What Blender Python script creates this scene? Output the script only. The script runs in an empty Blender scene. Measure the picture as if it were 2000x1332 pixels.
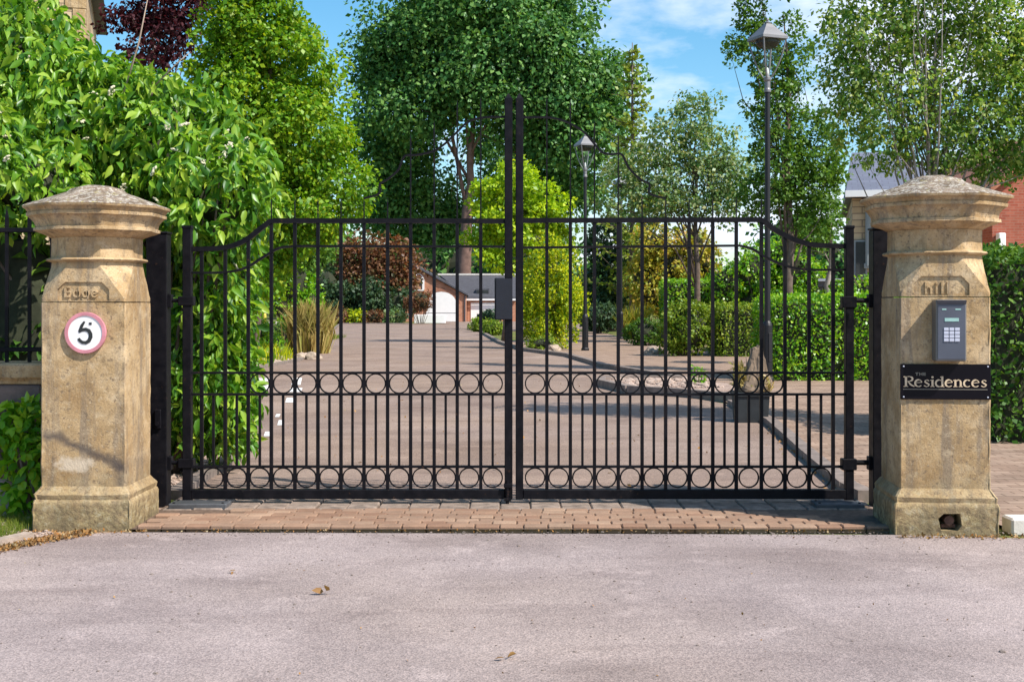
import bpy, bmesh, math, random
import numpy as np
from mathutils import Vector, Matrix, noise as mnoise

# ------------------------------------------------------------------ camera, sky, sun, exposure
scene = bpy.context.scene
COL = scene.collection
F, HV, CU, CH = 2400.0, 594.0, 1000.0, 1.35      # focal (px of the 2000 px photo), horizon row, centre column, eye height

cam_d = bpy.data.cameras.new("camera")
cam = bpy.data.objects.new("camera", cam_d)
COL.objects.link(cam)
cam.location = (0, 0, CH)
cam.rotation_euler = (math.radians(90), 0, 0)
cam_d.sensor_width = 36
cam_d.lens = 36 * F / 2000
cam_d.shift_y = -(666 - HV) / 2000
cam_d.clip_start = 0.1
cam_d.clip_end = 3000
scene.camera = cam

SUN = Vector((0.12, -0.082, 0.165)).normalized()
SUN_EL = math.asin(SUN.z)
SUN_AZ = math.atan2(SUN.x, SUN.y)
world = bpy.data.worlds.new("World")
scene.world = world
world.use_nodes = True
wn, wl = world.node_tree.nodes, world.node_tree.links
wn.clear()
w_out = wn.new("ShaderNodeOutputWorld")
w_bg = wn.new("ShaderNodeBackground")
w_bg.inputs[1].default_value = 0.125
sky = wn.new("ShaderNodeTexSky")
sky.sky_type = 'NISHITA'
sky.sun_disc = False
sky.sun_elevation = SUN_EL
sky.sun_rotation = SUN_AZ
sky.air_density = 1.0
sky.dust_density = 0.6
sky.ozone_density = 2.5
hsv = wn.new("ShaderNodeHueSaturation")
hsv.inputs['Saturation'].default_value = 1.3
hsv.inputs['Hue'].default_value = 0.487
hsv.inputs['Value'].default_value = 1.12
wl.new(sky.outputs[0], hsv.inputs['Color'])
geo = wn.new("ShaderNodeTexCoord")
sep = wn.new("ShaderNodeSeparateXYZ")
wl.new(geo.outputs['Generated'], sep.inputs[0])
addz = wn.new("ShaderNodeMath"); addz.operation = 'ADD'; addz.inputs[1].default_value = 0.16
wl.new(sep.outputs['Z'], addz.inputs[0])
dx = wn.new("ShaderNodeMath"); dx.operation = 'DIVIDE'
dy = wn.new("ShaderNodeMath"); dy.operation = 'DIVIDE'
wl.new(sep.outputs['X'], dx.inputs[0]); wl.new(addz.outputs[0], dx.inputs[1])
wl.new(sep.outputs['Y'], dy.inputs[0]); wl.new(addz.outputs[0], dy.inputs[1])
comb = wn.new("ShaderNodeCombineXYZ")
wl.new(dx.outputs[0], comb.inputs[0]); wl.new(dy.outputs[0], comb.inputs[1])
cmap = wn.new("ShaderNodeMapping")
cmap.inputs['Location'].default_value = (5.85, 2.2, 0)
cmap.inputs['Scale'].default_value = (1.0, 0.85, 1.0)
wl.new(comb.outputs[0], cmap.inputs[0])
cn = wn.new("ShaderNodeTexNoise")
cn.inputs['Scale'].default_value = 1.3
cn.inputs['Detail'].default_value = 9
cn.inputs['Roughness'].default_value = 0.56
wl.new(cmap.outputs[0], cn.inputs['Vector'])
# more cloud towards the right of the view
bias = wn.new("ShaderNodeMath"); bias.operation = 'MULTIPLY_ADD'
bias.inputs[1].default_value = 0.30; bias.inputs[2].default_value = -0.06
wl.new(dx.outputs[0], bias.inputs[0])
bcl = wn.new("ShaderNodeMath"); bcl.operation = 'MINIMUM'; bcl.inputs[1].default_value = 0.07
wl.new(bias.outputs[0], bcl.inputs[0])
csum = wn.new("ShaderNodeMath"); csum.operation = 'ADD'
wl.new(cn.outputs['Fac'], csum.inputs[0]); wl.new(bcl.outputs[0], csum.inputs[1])
cramp = wn.new("ShaderNodeValToRGB")
cramp.color_ramp.elements[0].position = 0.485
cramp.color_ramp.elements[0].color = (0, 0, 0, 1)
cramp.color_ramp.elements[1].position = 0.62
cramp.color_ramp.elements[1].color = (0.92, 0.92, 0.92, 1)
wl.new(csum.outputs[0], cramp.inputs[0])
cmix = wn.new("ShaderNodeMixRGB")
cmix.inputs[2].default_value = (6.6, 7.1, 8.2, 1)
wl.new(cramp.outputs[0], cmix.inputs[0])
wl.new(hsv.outputs[0], cmix.inputs[1])
wl.new(cmix.outputs[0], w_bg.inputs[0])
wl.new(w_bg.outputs[0], w_out.inputs[0])

sun_d = bpy.data.lights.new("sun", 'SUN')
sun_d.energy = 5.0
sun_d.angle = math.radians(0.5)
sun_d.color = (1.0, 0.93, 0.83)
sun_o = bpy.data.objects.new("sun", sun_d)
COL.objects.link(sun_o)
sun_o.rotation_euler = SUN.to_track_quat('Z', 'Y').to_euler()

scene.view_settings.view_transform = 'Standard'
scene.view_settings.look = 'None'
scene.view_settings.exposure = 0.42
scene.view_settings.gamma = 1
scene.render.engine = 'CYCLES'
scene.cycles.use_denoising = True
scene.cycles.max_bounces = 8
scene.cycles.transparent_max_bounces = 8

# ------------------------------------------------------------------ helpers
def at(u, v, Y):
    """photo pixel seen at distance Y -> world point"""
    return ((u - CU) / F * Y, Y, CH - (v - HV) / F * Y)

def gd(u, v):
    """photo pixel lying on the ground -> world x, y"""
    Y = F * CH / (v - HV)
    return ((u - CU) / F * Y, Y)

def tag(o, label=None, cat=None, group=None, kind=None):
    if label: o["label"] = label
    if cat: o["category"] = cat
    if group: o["group"] = group
    if kind: o["kind"] = kind
    return o

def empty(name, loc=(0, 0, 0), rz=0.0):
    o = bpy.data.objects.new(name, None)
    COL.objects.link(o)
    o.location = loc
    o.rotation_euler = (0, 0, rz)
    o.empty_display_size = 0.1
    return o

def link_mesh(name, me, mat, parent=None, loc=None):
    o = bpy.data.objects.new(name, me)
    COL.objects.link(o)
    if mat is not None and not me.materials:
        for m in (mat if isinstance(mat, (list, tuple)) else [mat]):
            me.materials.append(m)
    if parent: o.parent = parent
    if loc is not None: o.location = loc
    return o

class MB:
    """collects boxes, tubes and prisms, then links them as ONE mesh object"""
    def __init__(self):
        self.v = []; self.f = []; self.mi = []
    def add(self, vs, fs, mi=0):
        n = len(self.v)
        self.v += [tuple(p) for p in vs]
        self.f += [tuple(i + n for i in f) for f in fs]
        self.mi += [mi] * len(fs)
        return self
    def box(self, x0, x1, y0, y1, z0, z1, mi=0, rz=0, c=(0, 0)):
        vs = [(x0, y0, z0), (x1, y0, z0), (x1, y1, z0), (x0, y1, z0), (x0, y0, z1), (x1, y0, z1), (x1, y1, z1), (x0, y1, z1)]
        if rz:
            ca, sa = math.cos(rz), math.sin(rz)
            vs = [(c[0] + (x - c[0]) * ca - (y - c[1]) * sa, c[1] + (x - c[0]) * sa + (y - c[1]) * ca, z) for x, y, z in vs]
        return self.add(vs, [(0, 3, 2, 1), (4, 5, 6, 7), (0, 1, 5, 4), (1, 2, 6, 5), (2, 3, 7, 6), (3, 0, 4, 7)], mi)
    def bbox(self, x0, x1, y0, y1, z0, z1, b=0.004, mi=0):
        """box with bevelled edges on all sides (chamfer b)"""
        bm = bmesh.new()
        bmesh.ops.create_cube(bm, size=1)
        for v in bm.verts:
            v.co = Vector(((x0 + x1) / 2 + v.co.x * (x1 - x0), (y0 + y1) / 2 + v.co.y * (y1 - y0), (z0 + z1) / 2 + v.co.z * (z1 - z0)))
        bmesh.ops.bevel(bm, geom=bm.edges[:], offset=b, segments=1, affect='EDGES', profile=0.5)
        bm.verts.index_update()
        self.add([v.co[:] for v in bm.verts], [[v.index for v in f.verts] for f in bm.faces], mi)
        bm.free()
        return self
    def tube(self, pts, rad, seg=8, caps=True, mi=0):
        pts = [Vector(p) for p in pts]
        if not isinstance(rad, (list, tuple)): rad = [rad] * len(pts)
        rings = []
        up = None
        for i, p in enumerate(pts):
            a = pts[max(i - 1, 0)]; b = pts[min(i + 1, len(pts) - 1)]
            t = (b - a).normalized()
            if up is None:
                up = Vector((0, 0, 1)) if abs(t.z) < 0.9 else Vector((0, 1, 0))
            s = t.cross(up).normalized()
            up = s.cross(t).normalized()
            rings.append([p + (s * math.cos(2 * math.pi * k / seg) + up * math.sin(2 * math.pi * k / seg)) * rad[i] for k in range(seg)])
        vs = [v[:] for r in rings for v in r]
        fs = []
        for i in range(len(pts) - 1):
            for k in range(seg):
                k2 = (k + 1) % seg
                fs.append((i * seg + k, i * seg + k2, (i + 1) * seg + k2, (i + 1) * seg + k))
        if caps:
            fs.append(tuple(reversed(range(seg))))
            fs.append(tuple((len(pts) - 1) * seg + k for k in range(seg)))
        return self.add(vs, fs, mi)
    def lathe(self, prof, seg=16, c=(0, 0), mi=0, flat=None):
        """prof list of (r, z)"""
        vs = []
        for r, z in prof:
            for k in range(seg):
                a = 2 * math.pi * (k + (0.5 if flat else 0)) / seg
                vs.append((c[0] + r * math.cos(a), c[1] + r * math.sin(a), z))
        fs = []
        for i in range(len(prof) - 1):
            for k in range(seg):
                k2 = (k + 1) % seg
                fs.append((i * seg + k, i * seg + k2, (i + 1) * seg + k2, (i + 1) * seg + k))
        fs.append(tuple(reversed(range(seg))))
        fs.append(tuple((len(prof) - 1) * seg + k for k in range(seg)))
        return self.add(vs, fs, mi)
    def prism_xz(self, poly, y0, y1, mi=0):
        """polygon in x,z extruded from y0 to y1"""
        n = len(poly)
        vs = [(x, y0, z) for x, z in poly] + [(x, y1, z) for x, z in poly]
        fs = [tuple(range(n)), tuple(reversed(range(n, 2 * n)))]
        for i in range(n):
            j = (i + 1) % n
            fs.append((i, i + n, j + n, j))
        return self.add(vs, fs, mi)
    def prism_xy(self, poly, z0, z1, mi=0):
        n = len(poly)
        vs = [(x, y, z0) for x, y in poly] + [(x, y, z1) for x, y in poly]
        fs = [tuple(reversed(range(n))), tuple(range(n, 2 * n))]
        for i in range(n):
            j = (i + 1) % n
            fs.append((i, j, j + n, i + n))
        return self.add(vs, fs, mi)
    def ribbon_xz(self, pts, w, y0, y1, mi=0):
        """stroke of (varying) width w along x,z points, with thickness y0..y1"""
        P = [Vector((p[0], p[1])) for p in pts]
        if not isinstance(w, (list, tuple)): w = [w] * len(P)
        L, R = [], []
        for i, p in enumerate(P):
            t = (P[min(i + 1, len(P) - 1)] - P[max(i - 1, 0)]).normalized()
            nrm = Vector((-t.y, t.x))
            L.append(p + nrm * w[i] / 2); R.append(p - nrm * w[i] / 2)
        for i in range(len(P) - 1):
            q = [L[i], L[i + 1], R[i + 1], R[i]]
            self.prism_xz([(a.x, a.y) for a in q], y0, y1, mi)
        return self
    def build(self, name, mat, parent=None, smooth=False, loc=None, fix=True):
        me = bpy.data.meshes.new(name)
        me.from_pydata(self.v, [], self.f)
        me.polygons.foreach_set('material_index', self.mi)
        if smooth: me.polygons.foreach_set('use_smooth', [True] * len(self.f))
        if fix:
            bm = bmesh.new(); bm.from_mesh(me)
            bmesh.ops.recalc_face_normals(bm, faces=bm.faces[:])
            bm.to_mesh(me); bm.free()
        me.update()
        return link_mesh(name, me, mat, parent, loc)

def smooth_by_angle(o, deg=35):
    me = o.data
    me.polygons.foreach_set('use_smooth', [True] * len(me.polygons))
    me.set_sharp_from_angle(angle=math.radians(deg))

# ------------------------------------------------------------------ materials
class NT:
    def __init__(self, name):
        self.m = bpy.data.materials.new(name)
        self.m.use_nodes = True
        self.n, self.l = self.m.node_tree.nodes, self.m.node_tree.links
        self.bsdf = self.n["Principled BSDF"]
        self.out = self.n["Material Output"]
    def add(self, t, **kw):
        nd = self.n.new("ShaderNode" + t)
        for k, v in kw.items(): setattr(nd, k, v)
        return nd
    def link(self, a, b): self.l.new(a, b)
    def coord(self, kind='Object', scale=(1, 1, 1)):
        c = self.add('TexCoord'); mp = self.add('Mapping')
        mp.inputs['Scale'].default_value = scale
        self.link(c.outputs[kind], mp.inputs[0])
        return mp.outputs[0]
    def noise(self, vec, scale, detail=6, rough=0.6, dist=0):
        nd = self.add('TexNoise')
        nd.inputs['Scale'].default_value = scale; nd.inputs['Detail'].default_value = detail
        nd.inputs['Roughness'].default_value = rough; nd.inputs['Distortion'].default_value = dist
        self.link(vec, nd.inputs['Vector'])
        return nd.outputs['Fac']
    def ramp(self, fac, stops, interp='LINEAR'):
        r = self.add('ValToRGB'); r.color_ramp.interpolation = interp
        e = r.color_ramp.elements
        while len(e) < len(stops): e.new(0.5)
        for i, (p, c) in enumerate(stops):
            e[i].position = p
            e[i].color = (c, c, c, 1) if isinstance(c, (int, float)) else (*c, 1)
        self.link(fac, r.inputs[0])
        return r.outputs[0]
    def mix(self, fac, a, b, mode='MIX'):
        m = self.add('MixRGB', blend_type=mode)
        for i, s in ((0, fac), (1, a), (2, b)):
            if isinstance(s, (int, float)): m.inputs[i].default_value = s
            elif isinstance(s, (tuple, list)): m.inputs[i].default_value = (*s, 1)
            else: self.link(s, m.inputs[i])
        return m.outputs[0]
    def math(self, op, a, b=None, c=None, clamp=False):
        m = self.add('Math', operation=op); m.use_clamp = clamp
        for i, s in enumerate((a, b, c)):
            if s is None: continue
            if isinstance(s, (int, float)): m.inputs[i].default_value = s
            else: self.link(s, m.inputs[i])
        return m.outputs[0]
    def bump(self, h, strength=0.3, dist=0.01, prev=None):
        b = self.add('Bump'); b.inputs['Strength'].default_value = strength; b.inputs['Distance'].default_value = dist
        self.link(h, b.inputs['Height'])
        if prev is not None: self.link(prev, b.inputs['Normal'])
        return b.outputs[0]
    def done(self, col=None, rough=0.8, metal=0, normal=None, spec=None):
        if col is not None:
            if isinstance(col, (tuple, list)): self.bsdf.inputs['Base Color'].default_value = (*col, 1)
            else: self.link(col, self.bsdf.inputs['Base Color'])
        if isinstance(rough, (int, float)): self.bsdf.inputs['Roughness'].default_value = rough
        else: self.link(rough, self.bsdf.inputs['Roughness'])
        self.bsdf.inputs['Metallic'].default_value = metal
        if spec is not None: self.bsdf.inputs['Specular IOR Level'].default_value = spec
        if normal is not None: self.link(normal, self.bsdf.inputs['Normal'])
        return self.m

def plain(name, col, rough=0.6, metal=0, var=0.15, scale=6.0, bump=0.0):
    t = NT(name); v = t.coord()
    n = t.noise(v, scale, 5)
    c = t.mix(t.ramp(n, [(0.3, 0.0), (0.7, 1.0)]), tuple(x * (1 - var) for x in col), tuple(min(1, x * (1 + var)) for x in col))
    nm = t.bump(t.noise(v, scale * 12, 3), bump, 0.004) if bump else None
    return t.done(c, rough, metal, nm)

def stone_mat(name, kind='shaft', marks=None):
    t = NT(name); v = t.coord()
    big = t.noise(v, 3.2, 8, 0.62, 0.4)
    mid = t.noise(v, 11, 8, 0.65)
    fine = t.noise(v, 90, 4, 0.7)
    col = t.ramp(big, [(0.34, (0.31, 0.195, 0.090)), (0.48, (0.44, 0.303, 0.158)), (0.60, (0.54, 0.395, 0.23))])
    # water streaks running down
    vs = t.coord(scale=(8, 8, 0.7))
    st = t.noise(vs, 1.6, 7, 0.7)
    col = t.mix(t.ramp(st, [(0.50, 0.0), (0.62, 0.7)]), col, (0.21, 0.17, 0.13))
    col = t.mix(t.ramp(mid, [(0.52, 0.0), (0.66, 0.6)]), col, (0.27, 0.18, 0.09))
    col = t.mix(t.ramp(mid, [(0.34, 0.55), (0.46, 0.0)]), col, (0.56, 0.44, 0.29))
    spots = t.noise(v, 34, 6, 0.75)
    col = t.mix(t.ramp(spots, [(0.38, 0.75), (0.44, 0.0)]), col, (0.17, 0.125, 0.085))
    col = t.mix(t.ramp(t.noise(v, 48, 6, 0.8), [(0.58, 0.0), (0.63, 0.55)]), col, (0.60, 0.50, 0.36))
    col = t.mix(t.ramp(fine, [(0.36, 0.35), (0.5, 0.0)]), col, (0.20, 0.14, 0.08))
    sepn = t.add('SeparateXYZ'); c0 = t.add('TexCoord'); t.link(c0.outputs['Object'], sepn.inputs[0])
    z = sepn.outputs['Z']; x = sepn.outputs['X']
    if kind in ('plinth', 'shaft'):
        # moss and lichen towards the ground
        h = t.math('MULTIPLY_ADD', mid, 0.5, z)
        low = t.ramp(h, [(0.30, 0.9), (0.62, 0.0)])
        ln = t.noise(v, 17, 7, 0.7)
        moss = t.ramp(ln, [(0.36, (0.10, 0.08, 0.05)), (0.46, (0.21, 0.16, 0.09)), (0.54, (0.31, 0.245, 0.12)), (0.60, (0.42, 0.37, 0.25)), (0.70, (0.15, 0.115, 0.075))])
        moss = t.mix(t.ramp(t.noise(v, 6, 6, 0.6), [(0.42, 0.6), (0.56, 0.0)]), moss, (0.17, 0.14, 0.085))
        col = t.mix(low, col, moss)
    if marks == 'line':
        # dark run-off stain falling to the right, and the pale scar below it
        wob = t.math('MULTIPLY_ADD', t.noise(v, 6, 5), 0.16, -0.08)
        zz = t.math('ADD', t.math('MULTIPLY_ADD', x, 0.40, z), wob)
        d = t.math('SUBTRACT', zz, 0.478)
        above = t.ramp(t.math('ABSOLUTE', d), [(0.0, 0.85), (0.018, 0.65), (0.05, 0.0)])
        inx = t.ramp(t.math('ABSOLUTE', t.math('SUBTRACT', x, 0.0)), [(0.23, 1.0), (0.262, 0.0)])
        col = t.mix(t.math('MULTIPLY', above, inx), col, (0.085, 0.07, 0.065))
        ex = t.math('DIVIDE', t.math('SUBTRACT', x, -0.06), 0.13)
        ez = t.math('DIVIDE', t.math('SUBTRACT', z, 0.39), 0.06)
        r2 = t.math('ADD', t.math('MULTIPLY', ex, ex), t.math('MULTIPLY', ez, ez))
        r2 = t.math('MULTIPLY_ADD', t.noise(v, 14, 6, 0.7), 3.0, t.math('SUBTRACT', r2, 1.5))
        col = t.mix(t.ramp(r2, [(0.35, 0.85), (1.25, 0.0)]), col, (0.60, 0.50, 0.38))
        cx = t.math('SUBTRACT', x, 0.215); cz = t.math('SUBTRACT', z, 0.32)
        sm = t.math('MULTIPLY', t.ramp(t.math('ABSOLUTE', cx), [(0.0, 0.8), (0.05, 0.0)]), t.ramp(t.math('ABSOLUTE', cz), [(0.05, 0.8), (0.12, 0.0)]))
        col = t.mix(sm, col, (0.07, 0.06, 0.06))
    if kind == 'captop':
        sp = t.noise(v, 38, 6, 0.75)
        col = t.mix(0.75, col, t.ramp(t.noise(v, 9, 6), [(0.40, (0.06, 0.048, 0.042)), (0.58, (0.20, 0.165, 0.145))]))
        col = t.mix(t.ramp(sp, [(0.5, 0.0), (0.58, 0.9)]), col, (0.50, 0.46, 0.40))
        col = t.mix(t.ramp(t.noise(v, 26, 5), [(0.6, 0.0), (0.68, 0.75)]), col, (0.42, 0.36, 0.12))
    b = t.bump(mid, 0.5, 0.012)
    b = t.bump(spots, 0.5, 0.005, b)
    b = t.bump(fine, 0.7, 0.004, b)
    if kind in ('plinth', 'captop'):
        b = t.bump(t.noise(v, 35, 6, 0.75), 0.7, 0.01, b)
    return t.done(col, 0.92, 0, b, 0.2)

def leaf_mat(name, cols, trans=0.35, rough=0.5, gloss=0.25, tint=(1.25, 1.2, 0.5), ps=1.4):
    t = NT(name)
    g = t.add('NewGeometry')
    rnd = g.outputs['Random Per Island']
    n = len(cols)
    col = t.ramp(rnd, [(i / max(1, n - 1), c) for i, c in enumerate(cols)])
    v = t.coord()
    patch = t.noise(v, ps, 4)
    col = t.mix(0.8, col, t.ramp(patch, [(0.34, (0.62, 0.72, 0.62)), (0.66, (1.32, 1.2, 1.05))]), 'MULTIPLY')
    t.n.remove(t.bsdf)
    dif = t.add('BsdfDiffuse'); t.link(col, dif.inputs[0])
    tr = t.add('BsdfTranslucent'); t.link(t.mix(1.0, col, tint, 'MULTIPLY'), tr.inputs[0])
    gl = t.add('BsdfGlossy'); gl.inputs['Roughness'].default_value = rough
    gl.inputs[0].default_value = (0.9, 0.95, 1.0, 1)
    m1 = t.add('MixShader'); m1.inputs[0].default_value = trans
    t.link(dif.outputs[0], m1.inputs[1]); t.link(tr.outputs[0], m1.inputs[2])
    fr = t.add('Fresnel'); fr.inputs[0].default_value = 1.45
    m2 = t.add('MixShader')
    t.link(t.math('MULTIPLY', t.math('MINIMUM', fr.outputs[0], 0.12), gloss), m2.inputs[0])
    t.link(m1.outputs[0], m2.inputs[1]); t.link(gl.outputs[0], m2.inputs[2])
    t.link(m2.outputs[0], t.out.inputs[0])
    return t.m

def iron_mat():
    t = NT("black_iron"); v = t.coord()
    n = t.noise(v, 14, 6); 
    col = t.mix(t.ramp(n, [(0.35, 0.0), (0.75, 1.0)]), (0.003, 0.003, 0.005), (0.010, 0.009, 0.012))
    dust = t.noise(v, 60, 4)
    col = t.mix(t.ramp(dust, [(0.62, 0.0), (0.8, 0.3)]), col, (0.06, 0.05, 0.045))
    col = t.mix(t.ramp(t.noise(v, 30, 6, .7), [(0.64, 0.0), (0.72, 0.8)]), col, (0.085, 0.04, 0.02))
    return t.done(col, t.ramp(n, [(0.3, 0.42), (0.7, 0.6)]), 0.0, t.bump(t.noise(v, 120, 3), 0.25, 0.002), 0.15)

def asphalt_mat(name, a, b, speck=0.4, patch_s=0.5, dark=(0.12, 0.1, 0.1)):
    t = NT(name); v = t.coord()
    big = t.noise(v, patch_s, 8, 0.6, 0.3)
    col = t.ramp(big, [(0.3, a), (0.7, b)])
    st = t.noise(t.coord(scale=(0.35, 1.1, 1)), 1.6, 7, 0.65, 0.5)
    col = t.mix(t.ramp(st, [(0.50, 0.0), (0.70, 0.6)]), col, dark)
    col = t.mix(t.ramp(t.noise(v, 1.9, 9, 0.72, 0.6), [(0.56, 0.0), (0.66, 0.4)]), col, dark)
    col = t.mix(t.ramp(t.noise(v, 2.6, 8, 0.7), [(0.34, 0.35), (0.44, 0.0)]), col, tuple(min(1, q * 1.35) for q in b))
    f1 = t.noise(v, 75, 3, 0.75)
    f2 = t.noise(v, 190, 2, 0.6)
    vor = t.add('TexVoronoi'); vor.inputs['Scale'].default_value = 150; t.link(v, vor.inputs['Vector'])
    wht = t.add('RGBToBW'); t.link(vor.outputs['Color'], wht.inputs[0])
    col = t.mix(speck, col, t.ramp(wht.outputs[0], [(0.15, (0.35, 0.33, 0.33)), (0.5, (1, 1, 1)), (0.85, (1.75, 1.68, 1.62))]), 'MULTIPLY')
    col = t.mix(t.ramp(f1, [(0.30, 0.55), (0.44, 0.0)]), col, dark)
    col = t.mix(t.ramp(t.noise(v, 0.33, 5, .5), [(.42, 0.0), (.60, .55)]), col, t.mix(1.0, col, (1.06, 1.02, .92), 'MULTIPLY'))
    h = t.math('ADD', t.math('MULTIPLY', f1, 0.5), t.math('MULTIPLY', vor.outputs['Distance'], 0.6))
    return t.done(col, 0.9, 0, t.bump(h, 0.55, 0.005, t.bump(f2, 0.3, 0.002)), 0.25)

def paver_mat(name, c1, c2, mortar, sx=0.21, sy=0.105, rot=0.0):
    t = NT(name)
    c = t.add('TexCoord'); mp = t.add('Mapping'); mp.inputs['Rotation'].default_value = (0, 0, rot)
    t.link(c.outputs['Object'], mp.inputs[0]); v = mp.outputs[0]
    br = t.add('TexBrick')
    br.inputs['Color1'].default_value = (*c1, 1); br.inputs['Color2'].default_value = (*c2, 1); br.inputs['Mortar'].default_value = (*mortar, 1)
    br.inputs['Scale'].default_value = 1; br.inputs['Brick Width'].default_value = sx; br.inputs['Row Height'].default_value = sy
    br.inputs['Mortar Size'].default_value = 0.006; br.inputs['Bias'].default_value = -0.1
    t.link(v, br.inputs['Vector'])
    n = t.noise(v, 2.2, 7, 0.65)
    col = t.mix(0.8, br.outputs['Color'], t.ramp(n, [(0.3, (0.62, 0.6, 0.58)), (0.7, (1.3, 1.25, 1.2))]), 'MULTIPLY')
    b = t.bump(br.outputs['Fac'], -0.6, 0.006)
    b = t.bump(t.noise(v, 70, 4), 0.4, 0.004, b)
    return t.done(col, 0.9, 0, b, 0.2)

def brick_mat(name, c1, c2, mortar, sc=1.0):
    t = NT(name)
    g = t.add('TexCoord'); s = t.add('SeparateXYZ'); t.link(g.outputs['Object'], s.inputs[0])
    cb = t.add('CombineXYZ')
    t.link(t.math('ADD', s.outputs['X'], s.outputs['Y']), cb.inputs[0]); t.link(s.outputs['Z'], cb.inputs[1])
    br = t.add('TexBrick')
    br.inputs['Color1'].default_value = (*c1, 1); br.inputs['Color2'].default_value = (*c2, 1); br.inputs['Mortar'].default_value = (*mortar, 1)
    br.inputs['Scale'].default_value = 1; br.inputs['Brick Width'].default_value = 0.225 * sc; br.inputs['Row Height'].default_value = 0.075 * sc
    br.inputs['Mortar Size'].default_value = 0.006 * sc
    t.link(cb.outputs[0], br.inputs['Vector'])
    n = t.noise(t.coord(), 1.5, 6)
    col = t.mix(0.7, br.outputs['Color'], t.ramp(n, [(0.3, (0.7, 0.7, 0.7)), (0.7, (1.25, 1.2, 1.2))]), 'MULTIPLY')
    return t.done(col, 0.9, 0, t.bump(br.outputs['Fac'], -0.5, 0.006), 0.2)

M = {}
M['iron'] = iron_mat()
M['stone'] = stone_mat('sandstone_shaft', 'shaft')
M['stone_marked'] = stone_mat('sandstone_shaft_stained', 'shaft', 'line')
M['stone_plinth'] = stone_mat('sandstone_plinth', 'plinth')
M['stone_plain'] = stone_mat('sandstone_plain', 'neck')
M['stone_top'] = stone_mat('sandstone_weathered_top', 'captop')
M['asphalt'] = asphalt_mat('pinkish_asphalt', (0.215, 0.176, 0.172), (0.375, 0.312, 0.302), 0.45, 0.6, (0.165, 0.13, 0.128))
M['drive'] = asphalt_mat('drive_tarmac', (0.20, 0.145, 0.120), (0.31, 0.235, 0.198), 0.5, 0.5, (0.13, 0.09, 0.075))
M['paver'] = paver_mat('brown_pavers', (0.27, 0.19, 0.145), (0.37, 0.275, 0.215), (0.16, 0.11, 0.08))
M['kerb'] = plain('kerb_stone', (0.20, 0.16, 0.14), 0.9, 0, 0.3, 9, 0.5)
M['kerb_mid'] = plain('weathered_kerb_stone', (0.36, 0.29, 0.24), 0.95, 0, 0.35, 12, 0.7)
M['kerb_light'] = plain('pale_kerb_stone', (0.62, 0.58, 0.53), 0.9, 0, 0.2, 9, 0.5)
M['white_paint'] = plain('road_paint', (0.72, 0.70, 0.68), 0.7, 0, 0.12, 20, 0.3)
M['bark'] = plain('bark', (0.13, 0.095, 0.075), 0.95, 0, 0.45, 8, 0.8)
M['bark_red'] = plain('bark_reddish', (0.15, 0.09, 0.072), 0.95, 0, 0.4, 2, 0.8)
M['bark_grey'] = plain('bark_grey', (0.26, 0.23, 0.20), 0.95, 0, 0.4, 8, 0.8)
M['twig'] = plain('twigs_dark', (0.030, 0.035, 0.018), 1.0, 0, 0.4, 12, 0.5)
M['stem'] = plain('pale_stem', (0.34, 0.26, 0.20), 0.9, 0, 0.25, 12)
M['white'] = plain('white_painted', (0.80, 0.80, 0.80), 0.5, 0, 0.04, 3)
M['slate'] = plain('slate_roof', (0.075, 0.075, 0.09), 0.6, 0, 0.3, 5, 0.4)
M['brick'] = brick_mat('red_brick', (0.40, 0.16, 0.09), (0.52, 0.24, 0.14), (0.42, 0.33, 0.27))
M['brick_dark'] = brick_mat('dark_arch_brick', (0.26, 0.10, 0.06), (0.34, 0.15, 0.09), (0.3, 0.24, 0.2))
M['brick_red'] = brick_mat('bright_red_brick', (0.33, 0.085, 0.055), (0.41, 0.13, 0.085), (0.36, 0.2, 0.15))
M['buff'] = brick_mat('buff_stone_courses', (0.50, 0.38, 0.23), (0.58, 0.46, 0.30), (0.25, 0.19, 0.13), 2.2)
M['rubble'] = brick_mat('wall_rubble', (0.24, 0.20, 0.17), (0.40, 0.34, 0.30), (0.10, 0.08, 0.07), 1.6)
M['glass'] = plain('window_glass', (0.04, 0.045, 0.05), 0.08, 0, 0.1, 2)
M['grey_pipe'] = plain('grey_pipe', (0.24, 0.27, 0.28), 0.5, 0, 0.1, 3)

# ------------------------------------------------------------------ foliage tools
SHAPES = {
    'quad': (np.array([(0, 0, 0), (.5, .34, .05), (1, 0, -.06), (.5, -.34, .05)], float), [(0, 1, 2, 3)]),
    'ovate': (np.array([(0, 0, 0), (.28, .27, .07), (.66, .22, .05), (1, 0, -.14), (.66, -.22, .05), (.28, -.27, .07), (.5, 0, .0)], float),
              [(0, 6, 2, 1), (6, 3, 2), (0, 5, 4, 6), (6, 4, 3)]),
    'lance': (np.array([(0, 0, 0), (.25, .17, .09), (.6, .19, .07), (1, 0, -.22), (.6, -.19, .07), (.25, -.17, .09), (.5, 0, -.02)], float),
              [(0, 6, 2, 1), (6, 3, 2), (0, 5, 4, 6), (6, 4, 3)]),
    'blade': (np.array([(0, .02, 0), (.5, .025, .06), (1, 0, -.25), (.5, -.025, .06), (0, -.02, 0)], float), [(0, 1, 2, 3, 4)]),
    'needle': (np.array([(0, .05, 0), (.6, .1, 0), (1, 0, -.05), (.6, -.1, 0), (0, -.05, 0)], float), [(0, 1, 2, 3, 4)]),
}
def norm(a):
    return a / np.maximum(np.linalg.norm(a, axis=1, keepdims=True), 1e-9)

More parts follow.
